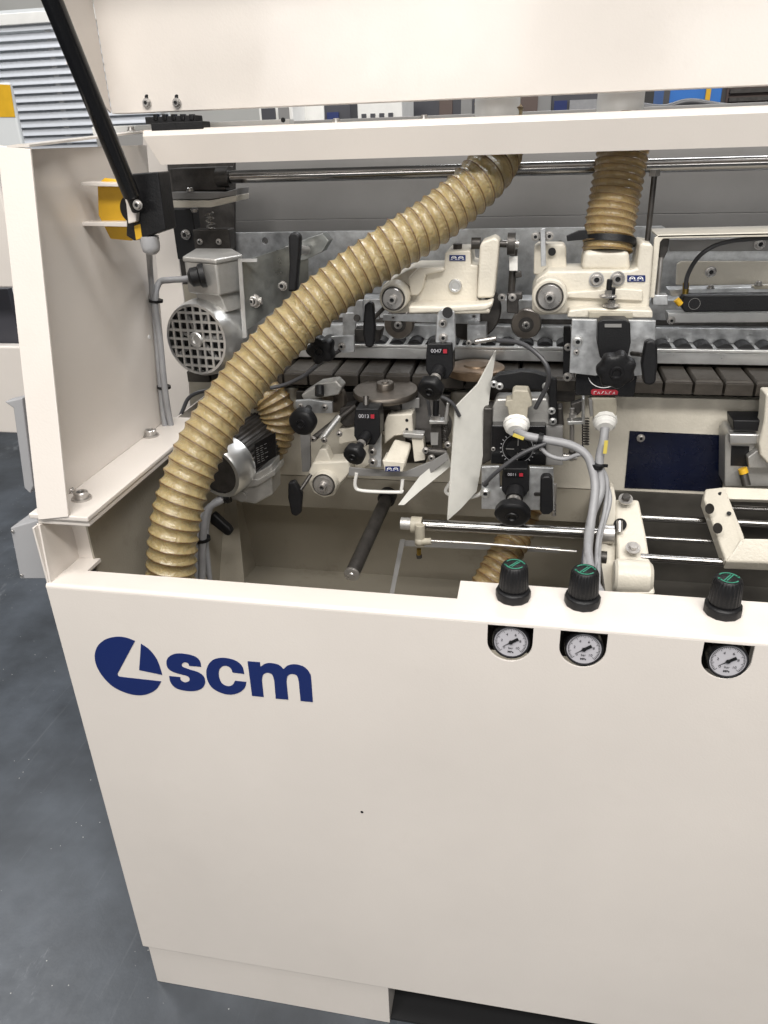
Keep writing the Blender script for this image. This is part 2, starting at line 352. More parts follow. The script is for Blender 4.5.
# ================================================================== MACHINE BODY
ZBOT = P(143, 946, 0).z; XL = P(48, 595, 0).x; XR_ = 1.1
body = thing('machine_cabinet', 'cream machine lower cabinet with blue logo and gauge cutouts', 'machine', (0, .3, 0))
ZT0 = P(400, 614, 0).z; RF = .0055; ZF_ = ZT0 - .0032; ZT = ZF_ + RF
gauges = [(510, 641), (583, 648), (727, 660)]
holes = []
for gx, gy in gauges:
    c = P(gx, gy - 3, 0); r = .0275
    zt_ = ZF_ - .0022
    hz = P(gx, 661 + (gx - 510) * .083, 0).z + r
    pts = [(c.x - r, zt_), (c.x - r, hz)] + circ(c.x, hz, r, 22, PI, 2 * PI, False)[1:-1] + [(c.x + r, hz), (c.x + r, zt_)]
    holes.append(pts)
plate('front_panel', [(XL, ZBOT), (XR_, ZBOT), (XR_, ZF_), (XL, ZF_)], holes, 0, .003, 'cream', body, .0006)
# fold + flange
YB1 = PZ(250, 583, ZT).y; NX = PZ(457, 600, ZT).x; YB2 = PZ(620, 592, ZT).y; print('FL', ZT, YB1, NX, YB2, ZBOT, XL)
def flange():
    mb = MB(); prof = [(RF - RF * math.cos(a), ZF_ + RF * math.sin(a)) for a in [PI / 2 * i / 8 for i in range(9)]]
    for x0, x1, yb in ((XL, NX, YB1), (NX, XR_, YB2)):
        pr = prof + [(yb, ZT), (yb, ZT - .012), (yb - .003, ZT - .012), (yb - .003, ZT - .003)] + [(RF - (RF - .003) * math.cos(a), ZF_ + (RF - .003) * math.sin(a)) for a in [PI / 2 * (8 - i) / 8 for i in range(9)]]
        mb.poly([V((x0, y, z)) for y, z in pr], (x1 - x0, 0, 0))
    return mb
obj('top_flange', flange(), 'cream', body)
obj('corner_floor', MB().box2((XL + .006, YB1 + .0005, ZT - .006), (-.594, .078, ZT - .001)), 'cream', body)
PLX = P(389, 1005, .006).x
obj('plinth', MB().box2((XL + .006, .006, 0), (PLX, .09, ZBOT - .0005)), 'cream', body, .001)
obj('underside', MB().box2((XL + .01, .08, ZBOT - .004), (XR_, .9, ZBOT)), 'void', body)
obj('gap_shadow_panel', MB().box2((PLX, .16, 0), (.75, .17, .1)), 'gap_shade', body)
obj('gap_shade_mat', MB().box2((-.18, .012, 0), (.74, .155, .006)), 'gap_shade', body)  # slab coloured black to keep the gap under the panel in shade
# left end wall of the base, corner gusset, ledge
ZL = P(40, 522, .01).z
obj('base_side', MB().box2((XL, .0034, ZBOT + .002), (XL + .003, .9, ZL - .006)), 'cream', body, .0008)
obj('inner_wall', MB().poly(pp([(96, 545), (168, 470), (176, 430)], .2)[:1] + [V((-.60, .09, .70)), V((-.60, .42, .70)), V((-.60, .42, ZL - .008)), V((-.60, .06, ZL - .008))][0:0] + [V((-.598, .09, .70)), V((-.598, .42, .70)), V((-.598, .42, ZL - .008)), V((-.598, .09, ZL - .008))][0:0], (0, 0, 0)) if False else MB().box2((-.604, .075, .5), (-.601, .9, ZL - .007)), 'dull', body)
obj('corner_gusset', MB().poly([V((XL + .003, .004, ZT - .004)), V((XL + .003, .078, ZT - .004)), V((XL + .003, .078, ZL - .006)), V((XL + .003, .012, ZL - .006))], (.003, 0, 0))
    .poly([V((XL + .003, .0762, ZT - .004)), V((-.601, .0762, ZT - .004)), V((-.601, .0762, ZL - .006)), V((XL + .003, .0762, ZL - .006))], (0, .003, 0)), 'cream', body, .0006)
# rear inside faces
YP = .56
zc0 = P(600, 396, YP).z; zc1 = P(640, 492, YP).z
obj('body_panel', MB().box2((-.60, YP, zc1), (XR_, YP + .02, zc0)), 'cast', body, .002)
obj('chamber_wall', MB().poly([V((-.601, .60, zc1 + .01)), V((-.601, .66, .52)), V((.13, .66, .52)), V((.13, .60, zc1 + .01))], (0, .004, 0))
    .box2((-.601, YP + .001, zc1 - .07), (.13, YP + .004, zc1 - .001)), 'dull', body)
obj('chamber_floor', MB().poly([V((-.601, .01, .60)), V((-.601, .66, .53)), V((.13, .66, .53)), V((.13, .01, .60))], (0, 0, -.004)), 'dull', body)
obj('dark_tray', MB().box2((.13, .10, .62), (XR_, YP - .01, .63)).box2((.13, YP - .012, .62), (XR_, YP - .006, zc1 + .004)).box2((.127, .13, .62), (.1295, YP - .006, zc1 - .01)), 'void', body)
# angled sheets on the chamber wall
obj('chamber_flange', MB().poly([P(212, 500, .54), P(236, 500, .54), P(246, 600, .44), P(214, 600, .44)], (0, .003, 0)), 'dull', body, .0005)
obj('chamber_partition', MB().poly([P(400, 540, .50), P(404, 540, .50), P(391, 602, .34), P(388, 602, .34)], (.002, .003, 0)).poly([P(402, 541, .50), P(560, 548, .50), P(560, 553, .50), P(402, 546, .50)], (0, .004, 0)), 'grey', body)
obj('screw_hole', MB().cyl(P(362, 812, 0) + V((0, -.0004, 0)), P(362, 812, 0) + V((0, .002, 0)), .0022), 'black', body)
obj('navy_plate', MB().poly(pp(z2(ZH, (122, 332), (518, 350), (500, 582), (100, 565)), YP - .0015), (0, .0012, 0)), 'navy', body)
bpx(body, *ZH(167, 360), YP - .0015, 4)
# logo
LY = -.0007
def zl(x, y): return (x / 1.92, 560 + y / 1.92)
def zq(x, y): return (90 + x / 3.339, 630 + y / 3.339)
def outline(segs):          # list of (points, curved?) joined into one outline
    out = []
    for pts, cur in segs:
        q = smooth([V((x, y, 0)) for x, y in pts], 6) if cur else [V((x, y, 0)) for x, y in pts]
        out += [(p.x, p.y) for p in q]
    r = [out[0]]
    for p in out[1:]:
        if abs(p[0] - r[-1][0]) + abs(p[1] - r[-1][1]) > .5: r.append(p)
    if abs(r[0][0] - r[-1][0]) + abs(r[0][1] - r[-1][1]) < .5: r.pop()
    return r
LG = dict(
 disc=[([(150, 37), (120, 26), (90, 23), (55, 30), (28, 50), (16, 80), (20, 115), (40, 152), (75, 188), (120, 210), (160, 218), (195, 213), (222, 197), (238, 172)], 1), ([(112, 158)], 0), ([(112, 158), (96, 155), (92, 147), (95, 140)], 1)],
 wedge=[([(170, 46)], 0), ([(170, 46), (200, 68), (225, 103), (241, 150)], 1), ([(164, 134)], 0)],
 s=[([(371, 123), (366, 103), (348, 88), (315, 80), (283, 80), (261, 92), (255, 110), (262, 130), (285, 143), (322, 153), (332, 162), (330, 171), (316, 175), (303, 168), (301, 158)], 1), ([(264, 154)], 0), ([(264, 154), (269, 175), (285, 193), (312, 202), (345, 204), (372, 196), (384, 178), (380, 157), (362, 142), (328, 131), (309, 123), (307, 113), (318, 108), (328, 112), (331, 120)], 1)],
 c=[([(515, 147), (508, 122), (488, 104), (460, 95), (430, 94), (405, 104), (390, 128), (390, 160), (405, 190), (435, 209), (470, 216), (500, 208), (517, 192), (522, 174)], 1), ([(484, 170)], 0), ([(484, 170), (476, 183), (460, 188), (441, 179), (431, 158), (431, 135), (441, 122), (456, 120), (470, 128), (476, 142)], 1)],
 m=[([(526, 105), (567, 108), (569, 123)], 0), ([(569, 123), (585, 113), (605, 111), (630, 117), (646, 131)], 1), ([(646, 131), (660, 119), (685, 115), (715, 124), (735, 147), (739, 170)], 1), ([(744, 241), (703, 237), (697, 172)], 0), ([(697, 172), (691, 153), (674, 147), (660, 154), (656, 172)], 1), ([(662, 233), (620, 229), (615, 168)], 0), ([(615, 168), (608, 149), (592, 143), (578, 150), (574, 168)], 1), ([(580, 224), (541, 220)], 0)])
for k_, sg in LG.items():
    obj('logo_disc' if k_ in ('disc', 'wedge') else 'logo_letter', MB().poly(pp([zq(*p) for p in outline(sg)], LY), (0, .0006, 0)), 'blue', body)
# upright side wall leaning back
side = thing('side_panel', 'cream side upright leaning back with bolted foot flange at left', 'side panel', P(60, 520, .1))
bi = P(68, 517, .01); ti = P(30, 149, .12); bo = P(38, 520, .01); to = P(-3, 146, .12)
obj('front_face', MB().poly([bo, bi, ti, to], (0, .004, .001)), 'cream', side, .0008)
XW = PZ(118, 457, bi.z).x; YWR = PX(163, 333, XW).y; YW0 = PX(146, 140, XW).y; YW1 = PX(172, 430, XW).y; print('YWR', XW, bi.x, YW0, YWR, YW1)
rt = PX(145, 136, XW); rb = PX(174, 436, XW)
obj('side_sheet', MB().poly([V((XW, bi.y + .003, bi.z)), V((XW, ti.y + .003, ti.z)), V((XW, YW0, ti.z + .002)), V((XW, YW1, bi.z + .0005))], (-.003, 0, 0)), 'cream', side, .0006)
obj('rear_post', MB().poly(pp([(143, 135), (166, 160), (184, 300), (192, 440), (150, 440), (140, 300)], .63), (0, .004, 0)), 'cream', side, .0006)
zf = bi.z
obj('foot_flange', MB().box2((XW - .02, .012, zf - .007), (PZ(126, 485, zf).x, YW1 + .005, zf)), 'cream', side, .0015)
obj('base_ledge', MB().box2((XL + .001, .016, zf - .016), (PZ(122, 487, zf).x, YW1 + .005, zf - .0085)), 'cream', side, .0015)
for px, py in ((82, 499), (151, 436)):
    p = PZ(px, py, zf); bolt(side, p, .0098, (0, 0, 1))
p = PZ(71, 492, zf); bolt(side, p, .005, (0, 0, 1))
obj('rivet_hole', MB().cyl(PX(149, 337, XW), PX(149, 337, XW) + V((.0008, 0, 0)), .0035), 'white', side)
# top rail
YR = .42
rail = thing('cross_rail', 'long cream painted rail spanning the machine under the hood', 'rail', P(450, 155, YR))
def rl(pts, Y=YR): return pp(pts, Y)
prr = [(.010, 0), (0, .040), (.003, .046), (.009, .049), (.06, .049), (.06, .046), (.012, .046), (.004, .038), (.014, 0)]
x0r = P(158, 165, YR).x; zr = P(158, 165, YR).z
mb = MB(); A = [mb.bm.verts.new((x0r - (.018 if z_ > .02 else 0), YR + y_, zr + z_)) for y_, z_ in prr]; B = [mb.bm.verts.new((XR_, YR + y_, zr + z_)) for y_, z_ in prr]
mb.bm.faces.new(A); mb.bm.faces.new(B[::-1])
for i in range(len(prr)): j = (i + 1) % len(prr); mb.bm.faces.new((A[i], B[i], B[j], A[j]))
obj('rail', mb, 'cream', rail, .0)
obj('profile', MB().box2((P(92, 130, .5).x, .50, zr + .045), (P(290, 118, .5).x, .52, zr + .058)), 'plwhite', rail, .001)
p = P(283, 120, .499); obj('hole', MB().cyl(p, p + V((0, .002, 0)), .0035), 'black', rail)
for px in (133, 338, 425):
    p = P(px, 122, .46); bolt(rail, V((p.x, .45, zr + .049)), .005, (0, 0, 1))
obj('top_sheet', MB().box2((P(28, 150, .3).x, .17, zr + .040), (P(150, 140, .41).x, .41, zr + .042)) if False else MB().poly([ti + V((-.03, .0, .002)), ti + V((0, 0, .002)), V((XW, YW0, zr + .046)), V((x0r - .018, .415, zr + .046)), V((x0r - .018, .47, zr + .046)), V((XW - .03, .47, zr + .046))], (0, 0, .0025)), 'cream', side, .0)

# hood
YH = .45
hood = thing('hood', 'raised cream hood lid across the top of the machine', 'hood', P(450, 100, YH))
hl = P(112, 114, YH); hz = hl.z; zfold = P(100, 33, YH).z
hx = hl.x
prf = [(YH, hz), (YH, zfold + .15), (YH - .17, zfold + .20)]
def sheet(pr, x0, x1, th):
    o2 = [(y - .0, z) for y, z in pr]; back = [(y + th, z + th * .3) for y, z in pr][::-1]
    return MB().poly([V((x0, y, z)) for y, z in o2 + back], (x1 - x0, 0, 0))
obj('lid_sheet', sheet(prf, hx, XR_, .003), 'cream', hood, .001)
obj('lower_lip', MB().box2((hx, YH + .003, hz), (XR_, YH + .03, hz + .003)), 'cream', hood, .001)
# side cheek comes toward the viewer
obj('side_cheek', MB().poly([V((hx, YH - .0005, hz + .001)), PX(68, 64, hx), PX(62, -10, hx), V((hx, YH - .17, zfold + .198)), V((hx, YH - .0005, zfold + .15))], (-.003, 0, 0)), 'cream', hood, .0008)
for px in (147, 177):
    bolt(hood, P(px, 103, YH - .0005), .0052)
    obj('slot', MB().cyl(P(px, 97, YH - .0008), P(px, 97, YH), .0035), 'black', hood)
for x0, x1, y0 in ((472, 520, 97), (598, 648, 92)):
    a = P(x0, y0 + 10, .52); b = P(x1, y0 + 10, .52); c = (a + b) / 2; r = (b - a).length / 2
    t = MB().rev((c.x, .56, zr + .04), (0, 0, 1), [(0, r * 1.02), (.004, r * 1.02), (.006, r * .97), (.12, r * .97)], 40)
    tag(obj('duct', t, 'plwhite'), 'cream round extraction duct %s the slit between hood and rail' % ('left in' if x0 < 500 else 'right in'), 'duct')
hg = thing('hinge', 'black block hinge between hood and rail', 'hinge', P(170, 130, .43))
mb = MB(); bxp(mb, 145, 116, 195, 123, .43, .03); obj('hinge_leaf', mb, 'black', hg, .001)
mb = MB(); bxp(mb, 151, 122, 203, 132, .425, .03); obj('hinge_base', mb, 'black', hg, .001)
for i in range(5):
    mb = MB(); bxp(mb, 153 + i * 9, 114, 157 + i * 9, 120, .428, .01); obj('knuckle', mb, 'gloss', hg, .0005)
# gas strut
b0 = P(136, 206, .222); b1 = P(42, -25, .10)
st = thing('gas_strut', 'black gas strut running from the side panel up to the hood', 'gas strut', b0)
obj('cylinder', MB().cyl(b0.lerp(b1, .06), b1, .0112, 32), 'gloss', st)
obj('rod_eye', MB().cyl(b0.lerp(b1, -.02), b0.lerp(b1, .08), .008, 24), 'black', st)
bpx(st, 138, 205, .208, 5)
YS = .235
# bracket & safety switch
sw = thing('safety_switch', 'black hinge switch on yellow plate with white gland under the strut', 'switch', P(145, 240, YS))
obj('switch_body', MB().poly(pp([(128, 174), (158, 172), (166, 230), (134, 241), (126, 236)], YS), (0, .035, 0)), 'black', sw, .002)
obj('yellow_plate', MB().poly(pp([(97, 184), (104, 178), (128, 181), (132, 241), (110, 239), (98, 215)], YS + .027), (0, .006, 0)), 'yellow', sw, .002)
obj('notch', MB().rev(P(133, 209, YS + .0265), (0, -1, 0), [(0, .019), (.0008, .019)], 30), 'black', sw)
for y in (184, 224):
    obj('bracket', MB().poly(pp([(81, y - 2), (130, y - 2 + (1 if y < 200 else 0)), (130, y + 3), (81, y + 2)], YS + .007), (0, .03, 0)), 'cream', sw, .0008)
obj('clevis', MB().poly(pp([(122, 188), (131, 183), (137, 205), (136, 222), (128, 224), (126, 205)], YS - .01), (0, .01, 0)), 'cream', sw, .0015)
obj('yellow_tag', MB().poly(pp([(134, 226), (140, 224), (142, 238), (136, 240)], YS - .001), (0, .001, 0)), 'yellow', sw)
g = P(149, 236, YS + .010); obj('gland', MB().rev(g, (0, 0, -1), [(0, .013), (.014, .013), (.02, .011), (.024, .006)], 20), 'boxgrey', sw)
# grey handle frame and junction box outside the left wall
t = MB().poly(pp([(4, 402), (22, 398), (33, 486), (30, 494), (24, 488), (13, 408)], -.0 + .12), (0, .02, 0)); tag(obj('door_handle', t, 'boxgrey', None, .002), 'grey angled handle frame on the outside of the left upright', 'handle')
jb = thing('junction_box', 'small grey junction box on the left outer corner', 'junction box', P(30, 580, .1))
t = MB().poly(pp([(10, 528), (41, 519), (46, 579), (20, 579)], .06), (0, .05, 0)); obj('box', t, 'boxgrey', jb, .002)
for q in ((13, 531), (22, 575), (38, 524)): bpx(jb, *q, .0595, 2, washer=False, name='screw')

# ================================================================== REAR INSIDE
YW = .90
back = thing('rear_sheet', 'plain grey sheet wall behind the round steel shaft', 'rear wall', P(500, 230, YW))
ztop = P(500, 150, YW).z
for i, (ya, yb, dy) in enumerate(((150, 218, 0), (218, 233, -.003), (233, 240, -.004))):
    obj('sheet', MB().box2((-.95, YW + dy, P(400, yb, YW).z - (.25 if i == 2 else 0)), (1.3, YW + .03, P(400, ya, YW).z + (.06 if i == 0 else -.0005))), 'grey', back, .001)
YG = .80
bp = thing('mounting_plate', 'galvanised mounting plate with holes behind the upper trimming heads', 'plate', P(500, 330, YG))
hc = [P(265, 241, YG), P(560, 243, YG), P(450, 236, YG)]
plate('plate', pxz([(225, 233), (662, 226), (672, 232), (900, 230), (900, 345), (225, 345)], YG), [circ(h.x, h.z, .0045 + .002 * (i == 0)) for i, h in enumerate(hc)], YG, .01, 'galv', bp)
# far left cream wall behind motors
obj('wall_plate', MB().poly(pp([(160, 285), (232, 285), (232, 420), (160, 420)], .78), (0, .01, 0)), 'dull', back)

obj('side_sheet', MB().poly(pp([(140, 150), (234, 150), (234, 284), (140, 284)], .785), (0, .01, 0)), 'dark', back)
# steel shaft
sh = thing('steel_shaft', 'long round steel shaft running just under the cream rail', 'shaft', P(500, 170, .58))
a = P(228, 177, .58); b = P(768, 159, .58); d = (b - a)
obj('shaft', MB().cyl(a, V((XR_, .58, a.z)), .0105, 36), 'chrome', sh)
obj('shaft_end', MB().cyl(a - V((.018, 0, 0)), a + V((.004, 0, 0)), .017, 30).cyl(a - V((.02, .0, 0)), a + V((.0, 0, 0)), .0145), 'dark', sh)
bk = thing('bearing_block', 'dark shaft bearing block on two stacked grey shelf plates', 'bearing block', P(190, 195, .55))
mb = MB(); bxp(mb, *ZA(120, 68), *ZA(325, 158), .575, .05); obj('block', mb, 'dark', bk, .002)
obj('shelf_plate', MB().poly(pp(z2(ZA, (118, 162), (330, 162), (372, 148), (372, 172), (268, 190), (118, 190)), .55), (0, .06, 0)), 'grey', bk, .001)
obj('shelf_plate', MB().poly(pp(z2(ZA, (118, 194), (268, 194), (373, 174), (373, 196), (272, 220), (118, 222)), .548), (0, .06, 0)), 'cast', bk, .001)
bolt(bk, P(*ZA(193, 158), .555), .005, (0, 0, 1)); bolt(bk, P(*ZA(208, 226), .56), .005, (0, 0, -1))
mb = MB()
hx_ = P(*ZA(265, 240), .58)
mb.tube([hx_ + V((.007 * math.cos(i * .9), .007 * math.sin(i * .9), -.0012 * i * 1.1)) for i in range(44)], .0016, 6, 3); obj('spring', mb, 'steel', bk)
mb = MB(); bxp(mb, *ZA(130, 225), *ZA(212, 420), .60, .03); obj('black_strip', mb, 'black', bk, .002)
bpx(bk, *ZA(177, 325), .598, 5)
mb = MB(); bxp(mb, *ZA(205, 305), *ZA(345, 385), .57, .03); obj('slide_block', mb, 'dark', bk, .002)
bpx(bk, *ZA(230, 352), .569, 3); bpx(bk, *ZA(303, 352), .569, 3)

# ================================================================== CONVEYOR
YC = .52
cv = thing('conveyor_track', 'pressure beam and dark conveyor pads running across the machine', 'conveyor', P(500, 395, YC))
zb1 = P(560, 362, .60).z; zb0 = P(560, 350, .60).z
obj('beam', MB().box2((-.47, .60, zb1), (XR_, .66, zb0 - .001)), 'alu', cv, .0015)
obj('beam_lip', MB().box2((-.47, .594, zb0), (XR_, .66, zb0 + .006)), 'alu', cv, .001)
obj('light_strip', MB().box2((-.47, .642, zb0 + .006), (XR_, .665, zb0 + .032)), 'galv', cv, .001)
obj('upper_beam', MB().box2((-.60, .67, zb0 + .03), (XR_, .72, zb0 + .075)), 'galv', cv, .001)
zp = P(560, 379, YC).z
pb = None; padw = 28.4 * S(P(650, 380, YC)); xg = P(665, 382, YC).x
for i in range(36):
    x = xg + (i - 22) * padw
    if x < -.64: continue
    if pb is None:
        pb = obj('track_pad', MB().box2((x + .001, YC, zp - .022), (x + padw - .003, YC + .115, zp - .002)).poly([V((x + .001, YC + .004, zp - .002)), V((x + padw - .003, YC + .004, zp - .002)), V((x + padw - .006, YC + .008, zp + .002)), V((x + .0035, YC + .008, zp + .002))], (0, .10, 0)), 'rubber', cv, .0008); p0 = x
    else:
        c_ = pb.copy(); C.objects.link(c_); c_.location.x += x - p0; c_.parent = cv; c_.matrix_parent_inverse = Matrix.Translation(-V(cv.location))
obj('back_plate', MB().box2((-.62, .668, zp - .2), (XR_, .669, zb0 + .04)), 'dark', cv)
obj('chain_guide', MB().box2((-.62, YC + .03, zp - .03), (XR_, YC + .07, zp - .0225)), 'dark', cv)
zr2 = P(560, 345, .61).z
pr = None
for i in range(52):
    x = -.45 + i * .034
    if x > 1: break
    if pr is None:
        pr = obj('pressure_roller', MB().cyl((x, .603, zb0 - .002), (x, .64, zb0 - .002), .016, 28, ch=.001), 'black', cv); p0 = x
    else:
        c_ = pr.copy(); C.objects.link(c_); c_.location.x += x - p0; c_.parent = cv; c_.matrix_parent_inverse = Matrix.Translation(-V(cv.location))
def wheel(px, py, Y, rpx, label):
    p = P(px, py, Y); r = rpx * S(p)
    t = obj('guide_wheel', MB().rev(p, (0, 1, 0), [(0, r * .55), (0, r * .93), (.004, r), (.016, r), (.02, r * .93)], 40), 'burn', cv)
    obj('bearing', MB().rev(p - V((0, .002, 0)), (0, 1, 0), [(0, r * .2), (0, r * .5), (.006, r * .52)], 30), 'dark', t)
    bolt(t, p - V((0, .003, 0)), r * .2)
wheel(*ZB(225, 440), .585, 15, 'dark wheel under the left trimming head, right of the wing handle')
wheel(*ZB(715, 440), .585, 15, 'dark wheel between the two upper trimming heads')

# ================================================================== knobs, counters
def badge(parent, f, x0, y0, x1, y1, Y):
    ps = pp([f(x0, y0), f(x1, y0), f(x1, y1), f(x0, y1)], Y)
    o = obj('badge', MB().poly(ps, (0, .0008, 0)), 'blue', parent)
    u = ps[1] - ps[0]; v = ps[0] - ps[3]; mb = MB()
    for cx in (.28, .72):
        flat(mb, ps[3] - V((0, .0002, 0)), u, v, ribquads(arc(cx, .5, .13, .26, 200, -20, 10), [.07] * 11), .00005)
        flat(mb, ps[3] - V((0, .0002, 0)), u, v, [[(cx - .2, .22), (cx - .08, .22), (cx - .08, .3), (cx - .2, .3)], [(cx + .08, .22), (cx + .2, .22), (cx + .2, .3), (cx + .08, .3)], [(cx - .05, .42), (cx + .05, .42), (cx + .05, .58), (cx - .05, .58)]], .00005)
    obj('mark', mb, 'white', o); return o
def cap(parent, px, py, Y, rpx, ax=(0, -1, 0)):
    p = P(px, py, Y); r = rpx * S(p)
    obj('boss_ring', MB().rev(p, ax, [(0, r * 1.16), (.002, r * 1.16), (.002, r * 1.05)], 40), 'dark', parent)
    o = obj('shaft_cap', MB().rev(p, ax, [(-.004, r * 1.04), (.004, r * 1.02), (.006, r * .95), (.006, r * .45), (.007, r * .42)], 40), 'steel', parent)
    obj('socket_screw', MB().rev(p + V(ax) * .006, ax, [(0, r * .4), (.010, r * .36), (.010, r * .22), (.004, r * .2)], 24), 'steel', o)
    obj('socket', MB().rev(p + V(ax) * .0101, ax, [(0, r * .24), (.0006, r * .24)], 6), 'black', o)
def counter(parent, f, x0, y0, x1, y1, kx, ky, kr, Y, kd=.05, num='0012'):
    # black counter box whose spindle comes out toward the viewer and down to a round knob
    a = f(x0, y0); b = f(x1, y1); mx, my = (a[0] + b[0]) / 2, (a[1] + b[1]) / 2
    W, Hh = b[0] - a[0], b[1] - a[1]
    o = obj('counter_box', MB().poly(pp([(a[0] + W * .05, a[1]), (b[0] - W * .05, a[1]), (b[0], a[1] + Hh * .3), (b[0], b[1] - Hh * .25), (b[0] - W * .2, b[1]), (a[0] + W * .2, b[1]), (a[0], b[1] - Hh * .25), (a[0], a[1] + Hh * .3)], Y), (0, .035, 0)), 'black', parent, .002, 3)
    wn = [(a[0] + W * .14, a[1] + Hh * .12), (a[0] + W * .82, a[1] + Hh * .12), (a[0] + W * .82, a[1] + Hh * .3), (a[0] + W * .14, a[1] + Hh * .3)]
    obj('window', MB().poly(pp(wn, Y - .0012), (0, .001, 0)), 'gloss', o)
    c = P(a[0] + W * .38, a[1] + Hh * .21, Y - .0016); s = S(c)
    text('digits', num, c, Hh * .15 * s, 'face', o)
    obj('red_digit', MB().poly(pp([(a[0] + W * .64, a[1] + Hh * .16), (a[0] + W * .78, a[1] + Hh * .16), (a[0] + W * .78, a[1] + Hh * .27), (a[0] + W * .64, a[1] + Hh * .27)], Y - .0016), (0, .0003, 0)), 'red', o)
    c0 = P(mx, a[1] + Hh * .72, Y); k = P(kx if not isinstance(kx, tuple) else kx[0], ky, Y - kd)
    r = kr * S(k)
    d = (k - c0).normalized()
    obj('spindle', MB().cyl(c0, k, r * .33, 20).cyl(c0, c0.lerp(k, .4), r * .5, 20), 'black', parent)
    obj('lock_ring', MB().cyl(c0.lerp(k, .42), c0.lerp(k, .55), r * .42, 20), 'steel', parent)
    mb = MB(); star(mb, k - d * .008, r * 1.04, .018, d, 6, .022); obj('knob', mb, 'black', parent)
def wing(parent, f, pts, Y, dep=.014, rod=None):
    obj('wing_handle', MB().poly(pp([f(*q) for q in pts], Y), (0, dep, 0)), 'black', parent, .004, 3)
    if rod: obj('handle_stem', MB().cyl(P(*f(*rod[0]), Y + .006), P(*f(*rod[1]), Y + .03), .0035), 'dark', parent)

# ================================================================== upper left trimming head
Y1 = .47
u1 = thing('trimming_head', 'cream cast trimming head right of the hose, topmost on the left', 'trimming head', P(440, 310, Y1))
ipoly('casting', z2(ZB, (150, 330), (165, 290), (205, 262), (250, 235), (285, 222), (400, 222), (402, 168), (410, 160), (500, 155), (504, 210), (530, 215), (528, 340), (560, 372), (555, 388), (400, 380), (300, 392), (200, 398)), Y1, .085, 'cast', u1, .006, 3)
ipoly('casting_top', z2(ZB, (300, 222), (400, 222), (400, 236), (330, 250), (318, 300), (300, 330), (270, 330), (262, 260)), Y1 - .012, .02, 'cast', u1, .004, 3)
p = P(*ZB(205, 340), Y1 - .04); r = 56 / 3.84 * S(p)
obj('boss', MB().rev(p, (0, 1, 0), [(0, r * .9), (.003, r), (.10, r)], 40), 'cast', u1)
cap(u1, *ZB(205, 340), Y1 - .041, 10.2)
ipoly('post', z2(ZB, (536, 135), (548, 122), (590, 106), (606, 112), (612, 125), (592, 338), (526, 340)), Y1 - .02, .05, 'cast', u1, .004, 3)
obj('shelf', MB().poly([P(*ZB(272, 372), Y1 - .045), P(*ZB(400, 385), Y1 - .045), P(*ZB(575, 380), Y1 - .045), P(*ZB(588, 345), Y1 - .0), P(*ZB(300, 345), Y1 - .0)], (0, .002, -.008)), 'cast', u1, .003, 3)
obj('shelf_rim', MB().poly(pp(z2(ZB, (262, 368), (400, 370), (560, 360), (588, 350), (585, 372), (560, 388), (400, 396), (262, 400)), Y1 - .046), (0, .035, 0)), 'cast', u1, .004, 3)
badge(u1, ZB, 420, 173, 482, 195, Y1 - .0015)
p = P(*ZB(443, 290), Y1); obj('plug', MB().rev(p, (0, -1, 0), [(0, .0105), (.004, .0105), (.005, .0095), (.005, .007), (.003, .006)], 30), 'alu', u1)
hexp(mbx := MB(), P(*ZB(452, 152), Y1 + .03), .008, .009, (0, 0, 1)); obj('nut', mbx, 'dark', u1)
obj('nut', MB().cyl(P(*ZB(452, 156), Y1 + .03), P(*ZB(452, 148), Y1 + .03), .0115), 'steel', u1)
obj('pivot_pin', MB().cyl(P(*ZB(505, 128), Y1 + .02), P(*ZB(540, 128), Y1 + .02), .009), 'dark', u1)
mb = MB().cyl(P(*ZB(600, 130), Y1 + .01), P(*ZB(640, 130), Y1 + .01), .005); obj('pivot_pin', mb, 'dark', u1)
pc = P(*ZB(500, 385), Y1 + .05); r = 118 / 3.84 * S(pc)
obj('copy_disc', MB().rev(pc, (0, 1, 0), [(0, r * .6), (0, r * .95), (.003, r), (.012, r), (.014, r * .96)], 64), 'dark', u1)
wing(u1, ZB, [(92, 365), (112, 352), (128, 362), (134, 450), (130, 520), (115, 532), (95, 525), (86, 470)], Y1 - .055, rod=((130, 415), (165, 380)))
ipoly('side_plate', z2(ZB, (50, 345), (88, 345), (88, 430), (50, 430)), Y1 + .02, .01, 'galv', u1, .001)
ipoly('lower_plate', z2(ZB, (10, 395), (150, 395), (150, 420), (60, 420), (60, 480), (10, 480)), Y1 + .05, .008, 'galv', u1, .001)
obj('pin', MB().cyl(P(*ZB(65, 415), Y1 + .01), P(*ZB(65, 415), Y1 + .03), .006), 'dark', u1)
ipoly('rail_plate', z2(ZB, (165, 402), (538, 392), (538, 440), (320, 432), (165, 425)), Y1 + .035, .006, 'galv', u1, .001)
bpx(u1, *ZB(515, 407), Y1 + .034, 2.4, washer=False); bpx(u1, *ZB(205, 412), Y1 + .034, 2.4, washer=False)
ipoly('counter_plate', z2(ZB, (372, 400), (388, 382), (425, 380), (440, 392), (445, 520), (430, 560), (362, 560)), Y1 - .055, .008, 'galv', u1, .002)
bpx(u1, *ZB(395, 435), Y1 - .056, 4.6); bpx(u1, *ZB(397, 490), Y1 - .056, 4.6)
obj('stop_pin', MB().cyl(P(*ZB(413, 395), Y1 - .075), P(*ZB(413, 392), Y1 - .05), .008), 'black', u1)
counter(u1, ZD, 560, 52, 664, 190, *ZD(580, 222), 13, Y1 - .065, .04, '0047')
